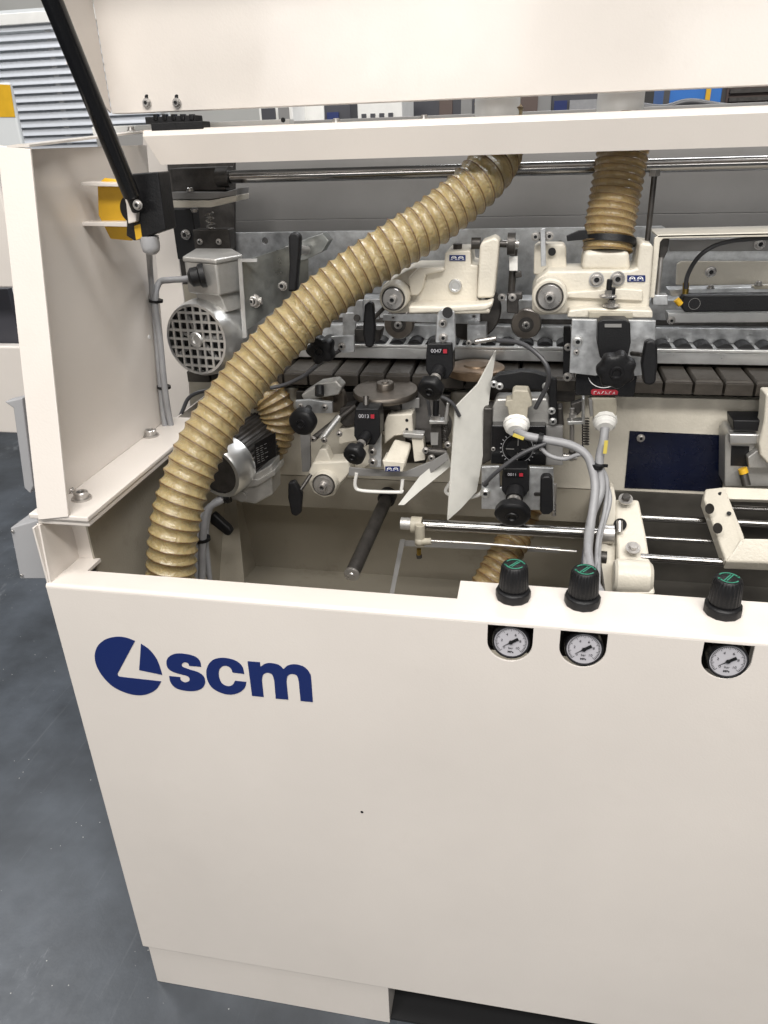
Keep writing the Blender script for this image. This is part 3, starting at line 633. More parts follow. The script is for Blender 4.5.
ipoly('sensor_block', z2(ZB, (488, 440), (562, 440), (562, 512), (488, 512)), Y1 + .01, .025, 'galv', u1, .001)
obj('sensor', MB().cyl(P(*ZB(520, 505), Y1 - .005), P(*ZB(600, 492), Y1 - .005), .004), 'steel', u1)
bpx(u1, *ZB(495, 510), Y1 - .001, 3); bpx(u1, *ZB(525, 505), Y1 - .001, 3)
# tie link between the heads
lk = thing('tie_link', 'black vertical adjusting link with white tag between the upper heads', 'link', P(*ZB(660, 400), .52))
obj('rod', MB().cyl(P(*ZB(668, 150), .52), P(*ZB(655, 370), .52), .006), 'dark', lk)
p = P(*ZB(658, 130), .50); obj('eye', MB().rev(p, (1, 0, 0), [(-.006, .01), (-.006, .017), (.006, .017), (.006, .01)], 30), 'dark', lk)
obj('pin', MB().cyl(p - V((.014, 0, 0)), p + V((.012, 0, 0)), .006), 'steel', lk)
ipoly('white_tag', z2(ZB, (650, 180), (682, 180), (682, 234), (650, 234)), .505, .012, 'plwhite', lk, .0008)
ipoly('clevis', z2(ZB, (640, 320), (700, 320), (700, 345), (685, 345), (685, 400), (640, 395)), .50, .02, 'dark', lk, .002)
bpx(lk, *ZB(662, 335), .499, 4); bpx(lk, *ZB(622, 335), .505, 4)
ipoly('hook', z2(ZB, (672, 240), (695, 235), (698, 258), (672, 262)), .51, .01, 'dark', lk, .001)

# ================================================================== upper right trimming head
Y2 = .46
u2 = thing('trimming_head', 'cream cast trimming head clamped under the short brown hose', 'trimming head', P(600, 350, Y2))
ipoly('casting', z2(ZC, (65, 480), (66, 420), (80, 385), (95, 375), (110, 360), (360, 358), (378, 352), (386, 280), (395, 276), (420, 280), (428, 290), (415, 470), (380, 488), (200, 490), (90, 492)), Y2, .08, 'cast', u2, .005, 3)
ipoly('back_lug', z2(ZC, (72, 290), (85, 280), (160, 280), (168, 292), (168, 372), (70, 372)), Y2 + .045, .035, 'cast', u2, .003, 3)
p = P(*ZC(118, 437), Y2 - .035); r = 52 / 2.977 * S(p)
obj('boss', MB().rev(p, (0, 1, 0), [(0, r * .9), (.003, r), (.09, r)], 40), 'cast', u2)
cap(u2, *ZC(118, 437), Y2 - .036, 11.8)
ipoly('ledge', z2(ZC, (165, 425), (330, 412), (395, 418), (395, 450), (165, 440)), Y2 - .006, .02, 'cast', u2, .002)
obj('saddle', MB().poly([P(*ZC(170, 500), Y2 - .03), P(*ZC(175, 478), Y2 - .03), P(*ZC(240, 470), Y2 - .03), P(*ZC(425, 478), Y2 - .03), P(*ZC(425, 502), Y2 - .03)], (0, .05, 0)), 'cast', u2, .003, 3)
ipoly('saddle_step', z2(ZC, (235, 482), (365, 484), (365, 502), (235, 500)), Y2 - .04, .015, 'ivory', u2, .001)
for q in ((257, 385), (320, 383)): 
    p = P(*ZC(*q), Y2); bolt(u2, p, 5 * S(p)); obj('washer', MB().rev(p, (0, -1, 0), [(0, 7.4 * S(p)), (.0015, 7.4 * S(p))], 30), 'alu', u2)
badge(u2, ZC, 349, 373, 403, 392, Y2 - .0015)
for q, h_ in (((292, 437), .03), ((301, 465), .032)):
    p = P(*ZC(*q), Y2 - .02); 
    obj('stud_washer', MB().rev(p, (0, 0, 1), [(0, .0135), (.002, .0135), (.004, .009)], 28), 'steel', u2)
    hexp(mbx := MB(), p + V((0, 0, .004)), .0065, .006, (0, 0, 1)); obj('stud_nut', mbx, 'steel', u2)
    obj('stud', MB().cyl(p + V((0, 0, .01)), p + V((0, 0, h_ - .004)), .0042, 14, ch=.001), 'black', u2)
p = P(*ZC(125, 302), Y2 + .044); obj('socket_screw', MB().rev(p, (0, -1, 0), [(0, .006), (.005, .006), (.005, .003)], 20), 'black', u2)
# lever plate above the lug
ipoly('lever', z2(ZC, (90, 235), (105, 232), (108, 345), (92, 348)), Y2 + .02, .006, 'galv', u2, .001)
for q in ((76, 258), (117, 256)): bpx(u2, *ZC(*q), Y2 + .03, 4.5, m='steel')
obj('lever_pin', MB().cyl(P(*ZC(70, 258), Y2 + .04), P(*ZC(122, 256), Y2 + .04), .006), 'dark', u2)
# plate, counter, star knob, box with red label
YQ = Y2 - .06
plate('front_plate', pxz(z2(ZE, (430, -40), (752, -35), (745, 172), (672, 176), (600, 150), (520, 176), (420, 165)), YQ), [], YQ, .008, 'galv', u2)
bpx(u2, *ZE(452, 43), YQ - .001, 5.5, m='alu'); bpx(u2, *ZE(447, 85), YQ - .001, 3)
ipoly('counter_box', z2(ZC, (262, 512), (275, 505), (345, 505), (358, 515), (360, 575), (350, 620), (268, 620), (260, 575)), YQ - .028, .028, 'black', u2, .002, 3)
ipoly('indicator', z2(ZC, (282, 518), (332, 518), (332, 528), (282, 528)), YQ - .0295, .001, 'grey', u2, .0)
mb = MB(); p = P(*ZE(597, 140), YQ - .055); star(mb, p, 72 / 3.84 * S(p), .022, (0, -1, -.15), 7, .07); obj('star_knob', mb, 'black', u2)
obj('spindle', MB().cyl(P(*ZE(597, 95), YQ - .02), p, .0075), 'black', u2)
wing(u2, ZE, [(712, 45), (735, 38), (758, 50), (760, 130), (752, 205), (730, 215), (705, 208), (696, 130)], YQ - .04, .016, rod=((700, 95), (660, 90)))
ipoly('dial_box', z2(ZE, (445, 165), (680, 178), (668, 258), (442, 250)), YQ + .012, .03, 'gloss', u2, .001)
mb = MB(); o_ = P(*ZE(555, 165), YQ + .0112); s = S(o_) / 3.84
flat(mb, o_, (1, 0, 0), (0, 0, 1), ribquads(arc(0, 0, 62 * s, 58 * s, 200, 325, 20), 3 * s), .0003); obj('dial_arc', mb, 'white', u2)
rl_ = ipoly('red_label', z2(ZE, (503, 233), (510, 227), (600, 230), (608, 237), (604, 249), (510, 250), (503, 245)), YQ + .0112, .0006, 'red', u2, 0)
mb = MB(); o_ = P(*ZE(515, 240), YQ + .0105)
for i in range(6):
    flat(mb, o_, (s, 0, 0), (0, 0, s), ribquads([(i * 14, -5), (i * 14 + (i % 3) * 3, 5), (i * 14 + 8, 5 - (i % 2) * 10)], 1.8), .0003)
obj('lettering', mb, 'white', rl_)
# connector below
def connector(parent, f, body, gx, gy, gr, Y, m='ivory'):
    ipoly('connector_body', [f(*q) for q in body], Y, .03, m, parent, .002, 2)
    p = P(*f(gx, gy), Y - .004); r = gr * S(p)
    obj('gland', MB().rev(p + V((0, .012, .006)), (0, -.85, -.5), [(0, r * 1.1), (.007, r * 1.1), (.007, r), (.014, r * .95), (.018, r * .7), (.018, r * .5)], 12), 'plwhite', parent)
connector(u2, ZE, [(505, 262), (600, 262), (604, 300), (598, 345), (560, 352), (515, 345), (498, 300)], 557, 365, 11, YQ + .01)
obj('connector_clip', MB().poly(pp(z2(ZE, (495, 270), (508, 268), (512, 330), (500, 335)), YQ + .004), (0, .02, 0)), 'grey', u2, .001)
# swing arm behind plate (vertical black link on left)
lk2 = thing('link_arm', 'black vertical link arm left of the galvanised knob plate', 'link', P(*ZE(410, 180), .5))
ipoly('arm', z2(ZE, (398, -10), (425, -10), (428, 190), (395, 190)), .50, .012, 'black', lk2, .001)
bpx(lk2, *ZE(415, 65), .499, 4); bpx(lk2, *ZE(412, 180), .499, 4.5)
# spring & L bracket beneath
sp = thing('spring_tensioner', 'small coil spring tensioner beside the right beige connector', 'tensioner', P(*ZE(480, 445), .50))
p = P(*ZE(482, 340), .48); q_ = P(*ZE(482, 445), .48); mb = MB()
n = 90; mb.tube([p.lerp(q_, i / n) + V((.0055 * math.cos(i * .75), .0055 * math.sin(i * .75), 0)) for i in range(n)], .0011, 6, 2); obj('spring', mb, 'dark', sp)
obj('bracket', MB().poly(pp(z2(ZE, (470, 265), (480, 265), (480, 362), (415, 366), (412, 352), (468, 350)), .47), (0, .02, 0)), 'alu', sp, .001)
obj('rod', MB().cyl(P(*ZE(430, 300), .485), P(*ZE(430, 500), .485), .004), 'steel', sp)
hexp(mbx := MB(), P(*ZE(432, 335), .485), .007, .007, (0, 0, 1)); obj('nut', mbx, 'steel', sp)
hexp(mbx := MB(), P(*ZE(430, 480), .485), .007, .007, (0, 0, 1)); obj('nut', mbx, 'dark', sp)
ipoly('pivot', z2(ZE, (425, 285), (470, 270), (478, 300), (450, 330), (428, 325)), .49, .015, 'dark', sp, .002)
obj('pin', MB().cyl(P(*ZE(395, 482), .482), P(*ZE(450, 490), .482), .005), 'steel', sp)

# vertical adjusting screw next to short hose
vs = thing('adjusting_screw', 'thin dark vertical adjusting screw right of the short brown hose', 'screw', P(*ZC(410, 268), .50))
obj('rod', MB().cyl(P(*ZC(430, 75), .50), P(*ZC(409, 270), .50), .0042), 'dark', vs)
hexp(mbx := MB(), P(*ZC(430, 78), .50), .008, .009, (0, 0, 1)); obj('nut', mbx, 'steel', vs)

# right guard frame and air cylinder
gf = thing('guard_frame', 'cream bent guard frame with sensor rod at the right edge', 'guard', P(700, 300, .47))
ipoly('guard_sheet', z2(ZC, (430, 262), (444, 253), (900, 243), (900, 256), (456, 264), (447, 274), (430, 440), (416, 440)), .475, .004, 'cast', gf, .001)
obj('guard_top', MB().poly([P(*ZC(440, 255), .475), P(*ZC(900, 245), .475), P(*ZC(900, 245), .475) + V((0, .10, 0)), P(*ZC(440, 255), .475) + V((0, .10, 0))], (0, 0, -.002)), 'cast', gf)
obj('rod', MB().cyl(P(*ZC(450, 320), .49), P(*ZC(440, 430), .49), .0035), 'steel', gf)
ipoly('clamp_block', z2(ZC, (425, 432), (470, 432), (470, 462), (425, 462)), .485, .02, 'galv', gf, .001)
ipoly('dark_clip', z2(ZC, (445, 268), (475, 265), (470, 300), (455, 330), (445, 328)), .49, .01, 'dark', gf, .001)
ac = thing('air_cylinder', 'black pneumatic cylinder bar on a cream plate at right', 'cylinder', P(720, 310, .6))
ipoly('cream_plate', z2(ZC, (498, 340), (512, 332), (900, 332), (900, 410), (495, 402)), .64, .01, 'cast', ac, .001)
ipoly('grey_plate', z2(ZC, (475, 266), (900, 262), (900, 300), (475, 302)), .66, .01, 'grey', ac, .001)
ipoly('channel', z2(ZC, (470, 415), (900, 405), (900, 428), (480, 436)), .585, .03, 'galv', ac, .001)
ipoly('cylinder_body', z2(ZC, (516, 432), (900, 428), (900, 480), (520, 484), (510, 470)), .565, .035, 'black', ac, .003, 3)
ipoly('track_plate', z2(ZC, (470, 486), (900, 484), (900, 512), (470, 515)), .60, .03, 'alu', ac, .001)
bpx(ac, *ZC(597, 362), .639, 5.5); bpx(ac, *ZC(743, 280), .659, 5.5); bpx(ac, *ZC(597, 412), .586, 4, ax=(0, 0, 1)); bpx(ac, *ZC(740, 402), .586, 4, ax=(0, 0, 1)); bpx(ac, *ZC(480, 507), .598, 4)
mb = MB(); o_ = P(*ZC(549, 458), .564); flat(mb, o_, (1, 0, 0), (0, 0, 1), ribquads(arc(0, 0, .009, .009, 0, 360, 26), .0006), .0003); obj('ring_mark', mb, 'grey', ac)
ipoly('slot_plate', z2(ZC, (720, 405), (900, 398), (900, 410), (730, 415)), .583, .01, 'ivory', ac, .0005)
mb = MB().tube([P(*ZC(522, 425), .56), P(*ZC(530, 370), .545), P(*ZC(570, 310), .53), P(*ZC(640, 275), .53), P(*ZC(760, 262), .54), P(*ZC(880, 260), .55)], .0035, 10)
tag(obj('air_hose', mb, 'dcable'), 'thin dark air hose arching over the black pneumatic cylinder', 'air hose')
obj('hose_fitting', MB().cyl(P(*ZC(524, 395), .558), P(*ZC(522, 428), .558), .005), 'brass', ac)
obj('yellow_clip', MB().cyl(P(*ZC(495, 445), .56), P(*ZC(508, 460), .56), .005), 'yellow', ac)

# ================================================================== lower left unit
Y3 = .44
u3 = thing('cornering_head', 'cream cast head with steel cap and wing handle, lower left', 'trimming head', P(325, 495, Y3))
ZJ = lambda *p: [(280 + x / 2.4, 370 + y / 2.4) for x, y in p]
ipoly('casting', ZJ((68, 245), (78, 222), (165, 218), (170, 245), (146, 272), (130, 302), (105, 308), (80, 296), (68, 272)), Y3 - .015, .04, 'cast', u3, .004, 3)
ipoly('casting_arm', ZJ((150, 222), (225, 165), (240, 180), (235, 215), (170, 262)), Y3 + .02, .05, 'cast', u3, .004, 3)
ipoly('casting_horn', ZJ((78, 226), (94, 190), (110, 190), (124, 222)), Y3 - .01, .025, 'cast', u3, .003, 3)
p = P(*ZF(543, 250), Y3 - .03); r = 38 / 2.954 * S(p)
obj('boss', MB().rev(p, (.1, 1, 0), [(0, r * .9), (.003, r), (.08, r)], 40), 'cast', u3)
cap(u3, *ZF(543, 250), Y3 - .031, 10)
wing(u3, ZF, [(436, 246), (455, 240), (466, 258), (478, 280), (474, 335), (462, 346), (446, 340), (436, 290)], Y3 - .06, rod=((470, 272), (505, 220)))
ipoly('grey_strap', z2(ZD, (75, 385), (115, 390), (118, 545), (85, 545)), Y3 + .03, .006, 'grey', u3, .001)
ipoly('bracket', z2(ZD, (58, 272), (110, 268), (200, 278), (200, 320), (120, 320), (60, 300)), Y3 - .01, .008, 'galv', u3, .001)
ipoly('yoke', z2(ZD, (80, 250), (150, 205), (215, 195), (240, 220), (225, 250), (150, 262), (100, 285)), Y3 + .01, .03, 'castalu', u3, .003, 3)
p = P(*ZD(215, 258), Y3 + .045); obj('disc', MB().rev(p, (-.5, -1, .1), [(0, .026), (.008, .026), (.009, .023), (.009, .008), (.016, .008)], 40), 'burn', u3)
bpx(u3, *ZD(172, 295), Y3 - .012, 3.4); bpx(u3, *ZD(80, 290), Y3 - .012, 2.6)
p = P(*ZD(98, 340), Y3 - .055); mb = MB(); star(mb, p, 54 / 3.84 * S(p), .022, (-.1, -1, -.1), 6, .015); obj('knob', mb, 'black', u3)
obj('spindle', MB().cyl(P(*ZD(110, 300), Y3 - .01), p, .006), 'black', u3)
obj('knuckle', MB().cyl(P(*ZD(152, 215), Y3), P(*ZD(152, 252), Y3 - .01), .008), 'black', u3)
obj('link_rod', MB().cyl(P(*ZD(290, 290), Y3 + .03), P(*ZD(125, 420), Y3), .0055), 'dark', u3)
obj('link_rod', MB().cyl(P(*ZD(230, 330), Y3 + .02), P(*ZD(160, 420), Y3 + .0), .0065), 'alu', u3)
for q in ((128, 418), (170, 422), (228, 398)): bpx(u3, *ZD(*q), Y3 - .008, 3.3)
ipoly('arm', z2(ZD, (225, 380), (300, 372), (300, 425), (225, 440)), Y3 + .03, .03, 'cast', u3, .002)
# star knob at far left top of the conveyor
sk = thing('clamp_unit', 'black lobed clamp knob on a small steel bracket beside the hose', 'clamp', P(324, 360, .45))
p = P(*ZD(168, 65), .42); mb = MB(); star(mb, p, 54 / 3.84 * S(p), .024, (-.1, -1, -.1), 5, .12); obj('knob', mb, 'black', sk)
ipoly('bracket', z2(ZD, (195, 25), (285, 20), (285, 85), (265, 88), (225, 88), (195, 70)), .45, .006, 'galv', sk, .001); bpx(sk, *ZD(238, 62), .449, 4)
ipoly('slide', z2(ZD, (285, -5), (390, 0), (380, 45), (285, 45)), .47, .03, 'dark', sk, .002)
mb = MB().tube([P(340, 350, .45), P(318, 365, .47), P(300, 378, .48), P(270, 388, .48), P(200, 392, .47), P(182, 412, .47), P(172, 450, .45)], .0035); tag(obj('cable', mb, 'dcable'), 'thin dark cable crossing behind the large hose', 'cable')

# ================================================================== lower middle unit
Y4 = .45
u4 = thing('scraping_unit', 'lower scraping unit with horizontal steel disc and black counter knob', 'trimming head', P(390, 470, Y4))
pz_ = P(*ZD(405, 232), Y4 + .03); r = 125 / 3.84 * S(pz_)
obj('disc', MB().rev(pz_, (0, -.05, 1), [(-.008, r * .7), (-.008, r * .97), (-.005, r), (.0, r), (.003, r * .97), (.004, r * .3)], 72), 'burn', u4)
obj('hub', MB().rev(pz_, (0, -.05, 1), [(.003, .0155), (.013, .0155), (.015, .014), (.015, .007), (.017, .006)], 36), 'burn', u4)
counter(u4, ZD, 284, 302, 384, 442, *ZD(288, 474), 11, Y4 - .06, .045, '0013')
ipoly('counter_plate', z2(ZD, (338, 395), (388, 395), (388, 528), (345, 528)), Y4 - .045, .008, 'galv', u4, .001)
bpx(u4, *ZD(355, 465), Y4 - .046, 4.6); bpx(u4, *ZD(357, 505), Y4 - .046, 4.6)
ipoly('cast_block', z2(ZD, (412, 325), (508, 322), (512, 400), (440, 408), (400, 440), (400, 360)), Y4 - .005, .04, 'cast', u4, .003, 3)
for q in ((487, 347), (487, 382)): p = P(*ZD(*q), Y4 - .0055); obj('hole', MB().cyl(p, p + V((0, .002, 0)), .0028), 'black', u4)
obj('cast_ramp', MB().poly([P(*ZD(395, 500), Y4 - .05), P(*ZD(480, 508), Y4 - .05), P(*ZD(505, 430), Y4 + .0), P(*ZD(440, 415), Y4 + .0)], (0, .0, -.012)), 'cast', u4, .004, 3)
ipoly('cast_foot', z2(ZD, (392, 500), (480, 508), (472, 546), (402, 545)), Y4 - .051, .04, 'cast', u4, .002)
ipoly('steel_tab', z2(ZD, (470, 395), (552, 402), (548, 418), (475, 412)), Y4 - .02, .02, 'castalu', u4, .001)
ipoly('cast_leg', z2(ZD, (505, 415), (550, 418), (558, 500), (515, 508)), Y4 - .015, .02, 'cast', u4, .002)
badge(u4, ZD, 404, 524, 460, 543, Y4 - .0525)
ipoly('blue_grey_tray', z2(ZD, (265, 528), (350, 535), (480, 545), (590, 500), (640, 470), (645, 500), (560, 565), (262, 560)), Y4 - .03, .004, 'grey', u4, .001)
ipoly('hanger', z2(ZD, (465, 265), (535, 262), (535, 300), (500, 300), (500, 328), (470, 328)), Y4 + .02, .004, 'grey', u4, .001)
ipoly('yoke', z2(ZD, (230, 300), (290, 285), (290, 360), (250, 375), (225, 350)), Y4 + .015, .03, 'dark', u4, .002)
ipoly('motor_flange', z2(ZD, (340, 275), (460, 285), (465, 310), (345, 305)), Y4 + .01, .03, 'dark', u4, .002)
obj('collar', MB().cyl(P(*ZD(330, 255), Y4 - .03), P(*ZD(330, 300), Y4 - .04), .005), 'dark', u4)
obj('shade_drum', MB().cyl(P(*ZD(545, 335), Y4 + .03) , P(*ZD(545, 335), Y4 + .07), .045, 40), 'dark', u4)  # dark filler drum, added for the shade behind the lower head
mb = MB().tube([P(*ZF(640, 215), .42), P(*ZF(636, 255), .42), P(*ZF(660, 268), .42), P(*ZF(765, 272), .42), P(*ZF(772, 264), .42), P(*ZF(776, 235), .42)], .0032, 10, 6)
obj('wire_loop', mb, 'plwhite', u4)
obj('shade_cylinder', MB().cyl(P(432, 425, .50), P(432, 425, .545), .036, 36), 'dark', u4)  # second dark cylinder added as shade behind this unit
ipoly('body_block', ZJ((160, 95), (330, 80), (335, 130), (240, 150), (165, 150)), .50, .03, 'dark', u4, .003)  # dark filler block imitating shade between the heads
ipoly('shade_block', ZJ((300, 150), (345, 150), (350, 225), (300, 225)), .49, .03, 'dark', u4, .003)  # added dark block, fills a gap with painted shade
ipoly('shade_bar', [(296, 391), (450, 395), (450, 408), (296, 402)], .53, .02, 'dark', u4, .001)  # dark strip painted in as the shade under the conveyor pads
# vertical hardware next to the deflector
vh = thing('tension_bolt', 'upright threaded tension bolt with side spring next to the white deflector', 'tensioner', P(*ZD(600, 500), .44))
obj('threaded_rod', MB().cyl(P(*ZD(600, 268), .43), P(*ZD(598, 330), .43), .0052), 'black', vh)
hexp(mbx := MB(), P(*ZD(597, 345), .43), .0085, .008, (0, 0, 1)); obj('nut', mbx, 'steel', vh)
obj('bracket', MB().poly(pp(z2(ZD, (572, 348), (628, 350), (640, 280), (648, 282), (642, 362), (575, 362)), .42), (0, .02, 0)), 'alu', vh, .001)
ipoly('block', z2(ZD, (580, 365), (620, 365), (622, 500), (585, 500)), .43, .015, 'dark', vh, .001)
ipoly('tag', z2(ZD, (578, 395), (608, 395), (606, 442), (580, 442)), .428, .002, 'grey', vh, .0)
n = 70; p = P(*ZD(635, 362), .435); q_ = P(*ZD(635, 432), .435)
obj('spring', MB().tube([p.lerp(q_, i / n) + V((.005 * math.cos(i * .8), .005 * math.sin(i * .8), 0)) for i in range(n)], .001, 6, 2), 'dark', vh)
obj('foot', MB().cyl(P(*ZD(560, 465), .43), P(*ZD(640, 470), .43), .007), 'dark', vh)
for q in ((560, 462), (582, 490), (645, 440)): bpx(vh, *ZD(*q), .425, 3.6)
mb = MB().tube([P(*ZD(535, 235), .42), P(*ZD(565, 270), .42), P(*ZD(575, 330), .43)], .003, 8, 6); tag(obj('cable', mb, 'dcable'), 'short dark cable curving beside the horizontal steel disc', 'cable')
mb = MB().tube([P(*ZD(610, 250), .42), P(*ZD(660, 280), .42), P(*ZD(690, 330), .43)], .003, 8, 6); tag(obj('cable', mb, 'dcable'), 'short dark cable passing behind the white deflector sheet', 'cable')
# large dark disc right of left counter (buffing wheel)
bw = thing('buffing_wheel', 'flat brown round wheel behind the top of the white deflector', 'wheel', P(475, 375, .52))
p = P(476, 368, .53); obj('wheel', MB().rev(p, (0, 0, 1), [(-.012, .045), (-.01, .050), (.002, .050), (.004, .046), (.004, .022), (.007, .02)], 50), mat('worn_brown_steel', (.16, .11, .07), .4, metal=.6, nscale=50, namp=.3), bw)
# deflectors
def pl(px, py, p0, n):
    a, b, c = ray(px, py); d = V((a, b, c)); o_ = V((0, CY, H)); t = (p0 - o_).dot(n) / d.dot(n); return o_ + d * t
df = thing('deflector_sheet', 'tall white sheet deflector standing between the lower units', 'deflector', P(450, 515, .40))
dA = P(495, 350, .50); dB = P(454.7, 406.5, .43); dn = (dA - dB).cross(V((0, .12, 1))).normalized()
q = [pl(x, y, dA, dn) for x, y in ((495, 350), (477, 384), (454.7, 406.5), (447, 519.5), (460, 508), (475.5, 491), (482, 454), (489, 391))]
obj('sheet', MB().poly(q, dn * .003), 'sheet', df)
obj('fold', MB().poly([q[2], q[3], q[3] + V((.006, .012, 0)), q[2] + V((.006, .012, 0))], (.0015, 0, 0)), 'plwhite', df)
df2 = MB().poly([P(398, 505, .38), P(420, 476, .41), P(448, 453, .44), P(451, 466, .44), P(440, 474, .435), P(420, 491, .40), P(404, 505, .375)], (0, .004, -.002)); tag(obj('deflector_flap', df2, 'sheet'), 'small white flap angled down-left beside the tall deflector', 'deflector')
df3 = MB().tube([P(452, 480, .46), P(446, 492, .46), P(462, 498, .46), P(480, 494, .46), P(487, 480, .46)], .0035, 8); tag(obj('wire_guard', df3, 'plwhite'), 'white bent wire guard behind the tall deflector sheet', 'wire guard')

# ================================================================== lower centre unit
Y5 = .44
u5 = thing('trimming_head', 'lower centre unit with dial box, counter and black star knob', 'trimming head', P(515, 510, Y5))
ipoly('top_bracket', z2(ZE, (118, 195), (150, 170), (200, 165), (235, 158), (285, 162), (345, 180), (345, 232), (130, 225)), Y5 + .03, .02, 'black', u5, .002)
for q in ((130, 207), (152, 215), (330, 215), (357, 207)): bpx(u5, *ZE(*q), Y5 + .027, 3.8, m='alu')
ipoly('side_link', z2(ZE, (340, 180), (372, 190), (374, 362), (345, 362)), Y5 + .02, .012, 'black', u5, .002)
for q in ((352, 310), (357, 350)): bpx(u5, *ZE(*q), Y5 + .017, 3.8, m='alu')
ipoly('motor_box', z2(ZE, (140, 265), (335, 262), (345, 290), (345, 368), (118, 368), (125, 300)), Y5 + .025, .04, 'castalu', u5, .004, 3)
ipoly('side_plate', z2(ZE, (330, 368), (395, 372), (395, 520), (330, 520)), Y5 + .02, .02, 'grey', u5, .001)
ipoly('dial_box', z2(ZE, (120, 366), (330, 368), (330, 522), (118, 515)), Y5 + .005, .04, 'gloss', u5, .002)
mb = MB(); o_ = P(*ZE(222, 455), Y5 + .0042); s = S(o_) / 3.84
for k_ in range(24):
    a = math.radians(k_ * 15); flat(mb, o_, (s, 0, 0), (0, 0, s), ribquads([(62 * math.cos(a), 60 * math.sin(a)), (68 * math.cos(a), 68 * math.sin(a))], 3), .0003)
flat(mb, o_, (s, 0, 0), (0, 0, s), ribquads(arc(0, 0, 58, 58, 0, 360, 36), 1.6), .0003); obj('dial_ring', mb, 'boxgrey', u5)
obj('dial', MB().rev(P(*ZE(222, 455), Y5 + .0045), (0, -1, 0), [(0, .019), (.003, .0185), (.003, .006), (.006, .005)], 40), 'black', u5)
mb = MB()
for k_ in range(4):
    flat(mb, o_ - V((0, .0035, 0)), (s, 0, 0), (0, 0, s), ribquads([(14, 0), (45, 0)] if k_ == 0 else [(14 * math.cos(k_ * 1.57), 14 * math.sin(k_ * 1.57)), (45 * math.cos(k_ * 1.57), 45 * math.sin(k_ * 1.57))], 4), .0003)
obj('dial_spokes', mb, 'grey', u5)
for q in ((128, 455), (312, 455)): bpx(u5, *ZE(*q), Y5 + .004, 2.8, washer=False)
connector(u5, ZE, [(200, 240), (212, 232), (262, 234), (272, 262), (278, 292), (262, 300), (258, 345), (190, 345), (182, 300), (172, 290), (176, 272), (200, 268)], 216, 378, 12, Y5 - .012)
YR5 = Y5 - .03
plate('front_plate', pxz(z2(ZG, (300, 80), (352, 78), (355, 140), (440, 138), (442, 80), (512, 84), (516, 208), (300, 204)), YR5), [], YR5, .007, 'galv', u5)
bpx(u5, *ZG(312, 155), YR5 - .001, 5.5, m='alu')
obj('cable_hole', MB().cyl(P(*ZG(311, 128), YR5 - .0005), P(*ZG(311, 128), YR5 + .001), .006), 'black', u5)
obj('screw_rod', MB().cyl(P(*ZG(515, 130), YR5 + .005), P(*ZG(513, 222), YR5 + .005), .004), 'steel', u5)
counter(u5, ZG, 360, 84, 440, 172, *ZG(392, 214), 17.5, YR5 - .012, .045, '0011')
wing(u5, ZG, [(474, 116), (482, 108), (502, 108), (510, 118), (512, 210), (500, 222), (480, 222), (472, 210)], YR5 - .04, .018, rod=((480, 160), (460, 160)))

ipoly('shade_bar', [(484, 388), (575, 391), (575, 402), (484, 400)], .53, .02, 'dark', u5, .001)  # dark strip as shade below the pads, over the centre unit
ipoly('shade_filler_left', z2(ZE, (90, 300), (125, 300), (122, 500), (85, 520)), Y5 + .02, .04, 'dark', u5, .003)  # dark filler on the left, stands for shade in the gap
ipoly('shade_filler_right', z2(ZE, (372, 300), (395, 300), (400, 370), (372, 370)), Y5 + .03, .03, 'dark', u5, .003)  # dark filler on the right, shade given as a solid block
# ================================================================== cables
cb = thing('cable_bundle', 'pair of grey cables looping down from the two beige connectors', 'cables', P(590, 590, .3))
c1 = [P(*ZE(216, 385), .425), P(*ZE(250, 405), .405), P(*ZE(320, 420), .40), P(*ZE(420, 440), .39), P(*ZE(480, 475), .38), P(*ZE(505, 525), .37), P(595, 490, .35), P(590, 530, .30), P(587, 565, .24), P(588, 600, .2)]
c2 = [P(*ZE(557, 375), .40), P(*ZE(550, 430), .39), P(*ZE(535, 500), .38), P(601, 490, .36), P(592, 515, .33), P(588, 545, .27), P(592, 575, .22), P(604, 600, .16)]
obj('cable', MB().tube(c1, .0068, 16), 'cable', cb); obj('cable', MB().tube(c2, .0068, 16), 'cable', cb)
c3 = [P(*ZE(540, 520), .375), P(607, 482, .37), P(605, 510, .35), P(598, 540, .30), P(596, 575, .24)]
obj('thin_cable', MB().tube(c3, .0036, 10), 'cable', cb)
c4 = [P(*ZE(300, 440), .395), P(*ZE(340, 480), .39), P(*ZE(400, 495), .385), P(*ZE(480, 480), .38), P(602, 478, .38), P(610, 500, .36), P(600, 540, .31), P(598, 590, .2)]
obj('thin_cable', MB().tube(c4, .0034, 10), 'cable', cb)
for q in (((204, 402), (245, 418), .395), ((562, 425), (556, 475), .372)):
    a = P(*ZE(*q[0]), q[2]); b = P(*ZE(*q[1]), q[2]); d = (b - a); n_ = V((-d.z, 0, d.x)).normalized() * .0028
    obj('marker_sleeve', MB().poly([a - n_, b - n_, b + n_, a + n_], (0, .001, 0)), 'lemon', cb)
for p, ax in ((P(*ZE(308, 420), .398), (1, 0, -.25)), (P(*ZE(525, 520), .372), (.1, 0, 1))):
    obj('cable_tie', MB().rev(p - V(ax) * .004, ax, [(0, .0105), (.007, .0105)], 20).box(p + V((.012, 0, 0)), (.01, .004, .004)), 'black', cb)
for q in ((600, 452), (596, 515), (592, 560)): pass
mb = MB().tube([P(*ZG(308, 130), .40), P(*ZG(350, 90), .385), P(*ZG(420, 40), .385), P(*ZG(490, 10), .39)], .0035, 10, 8)
tag(obj('cable', mb, 'dcable'), 'thin dark cable rising diagonally over the lower dial box', 'cable')
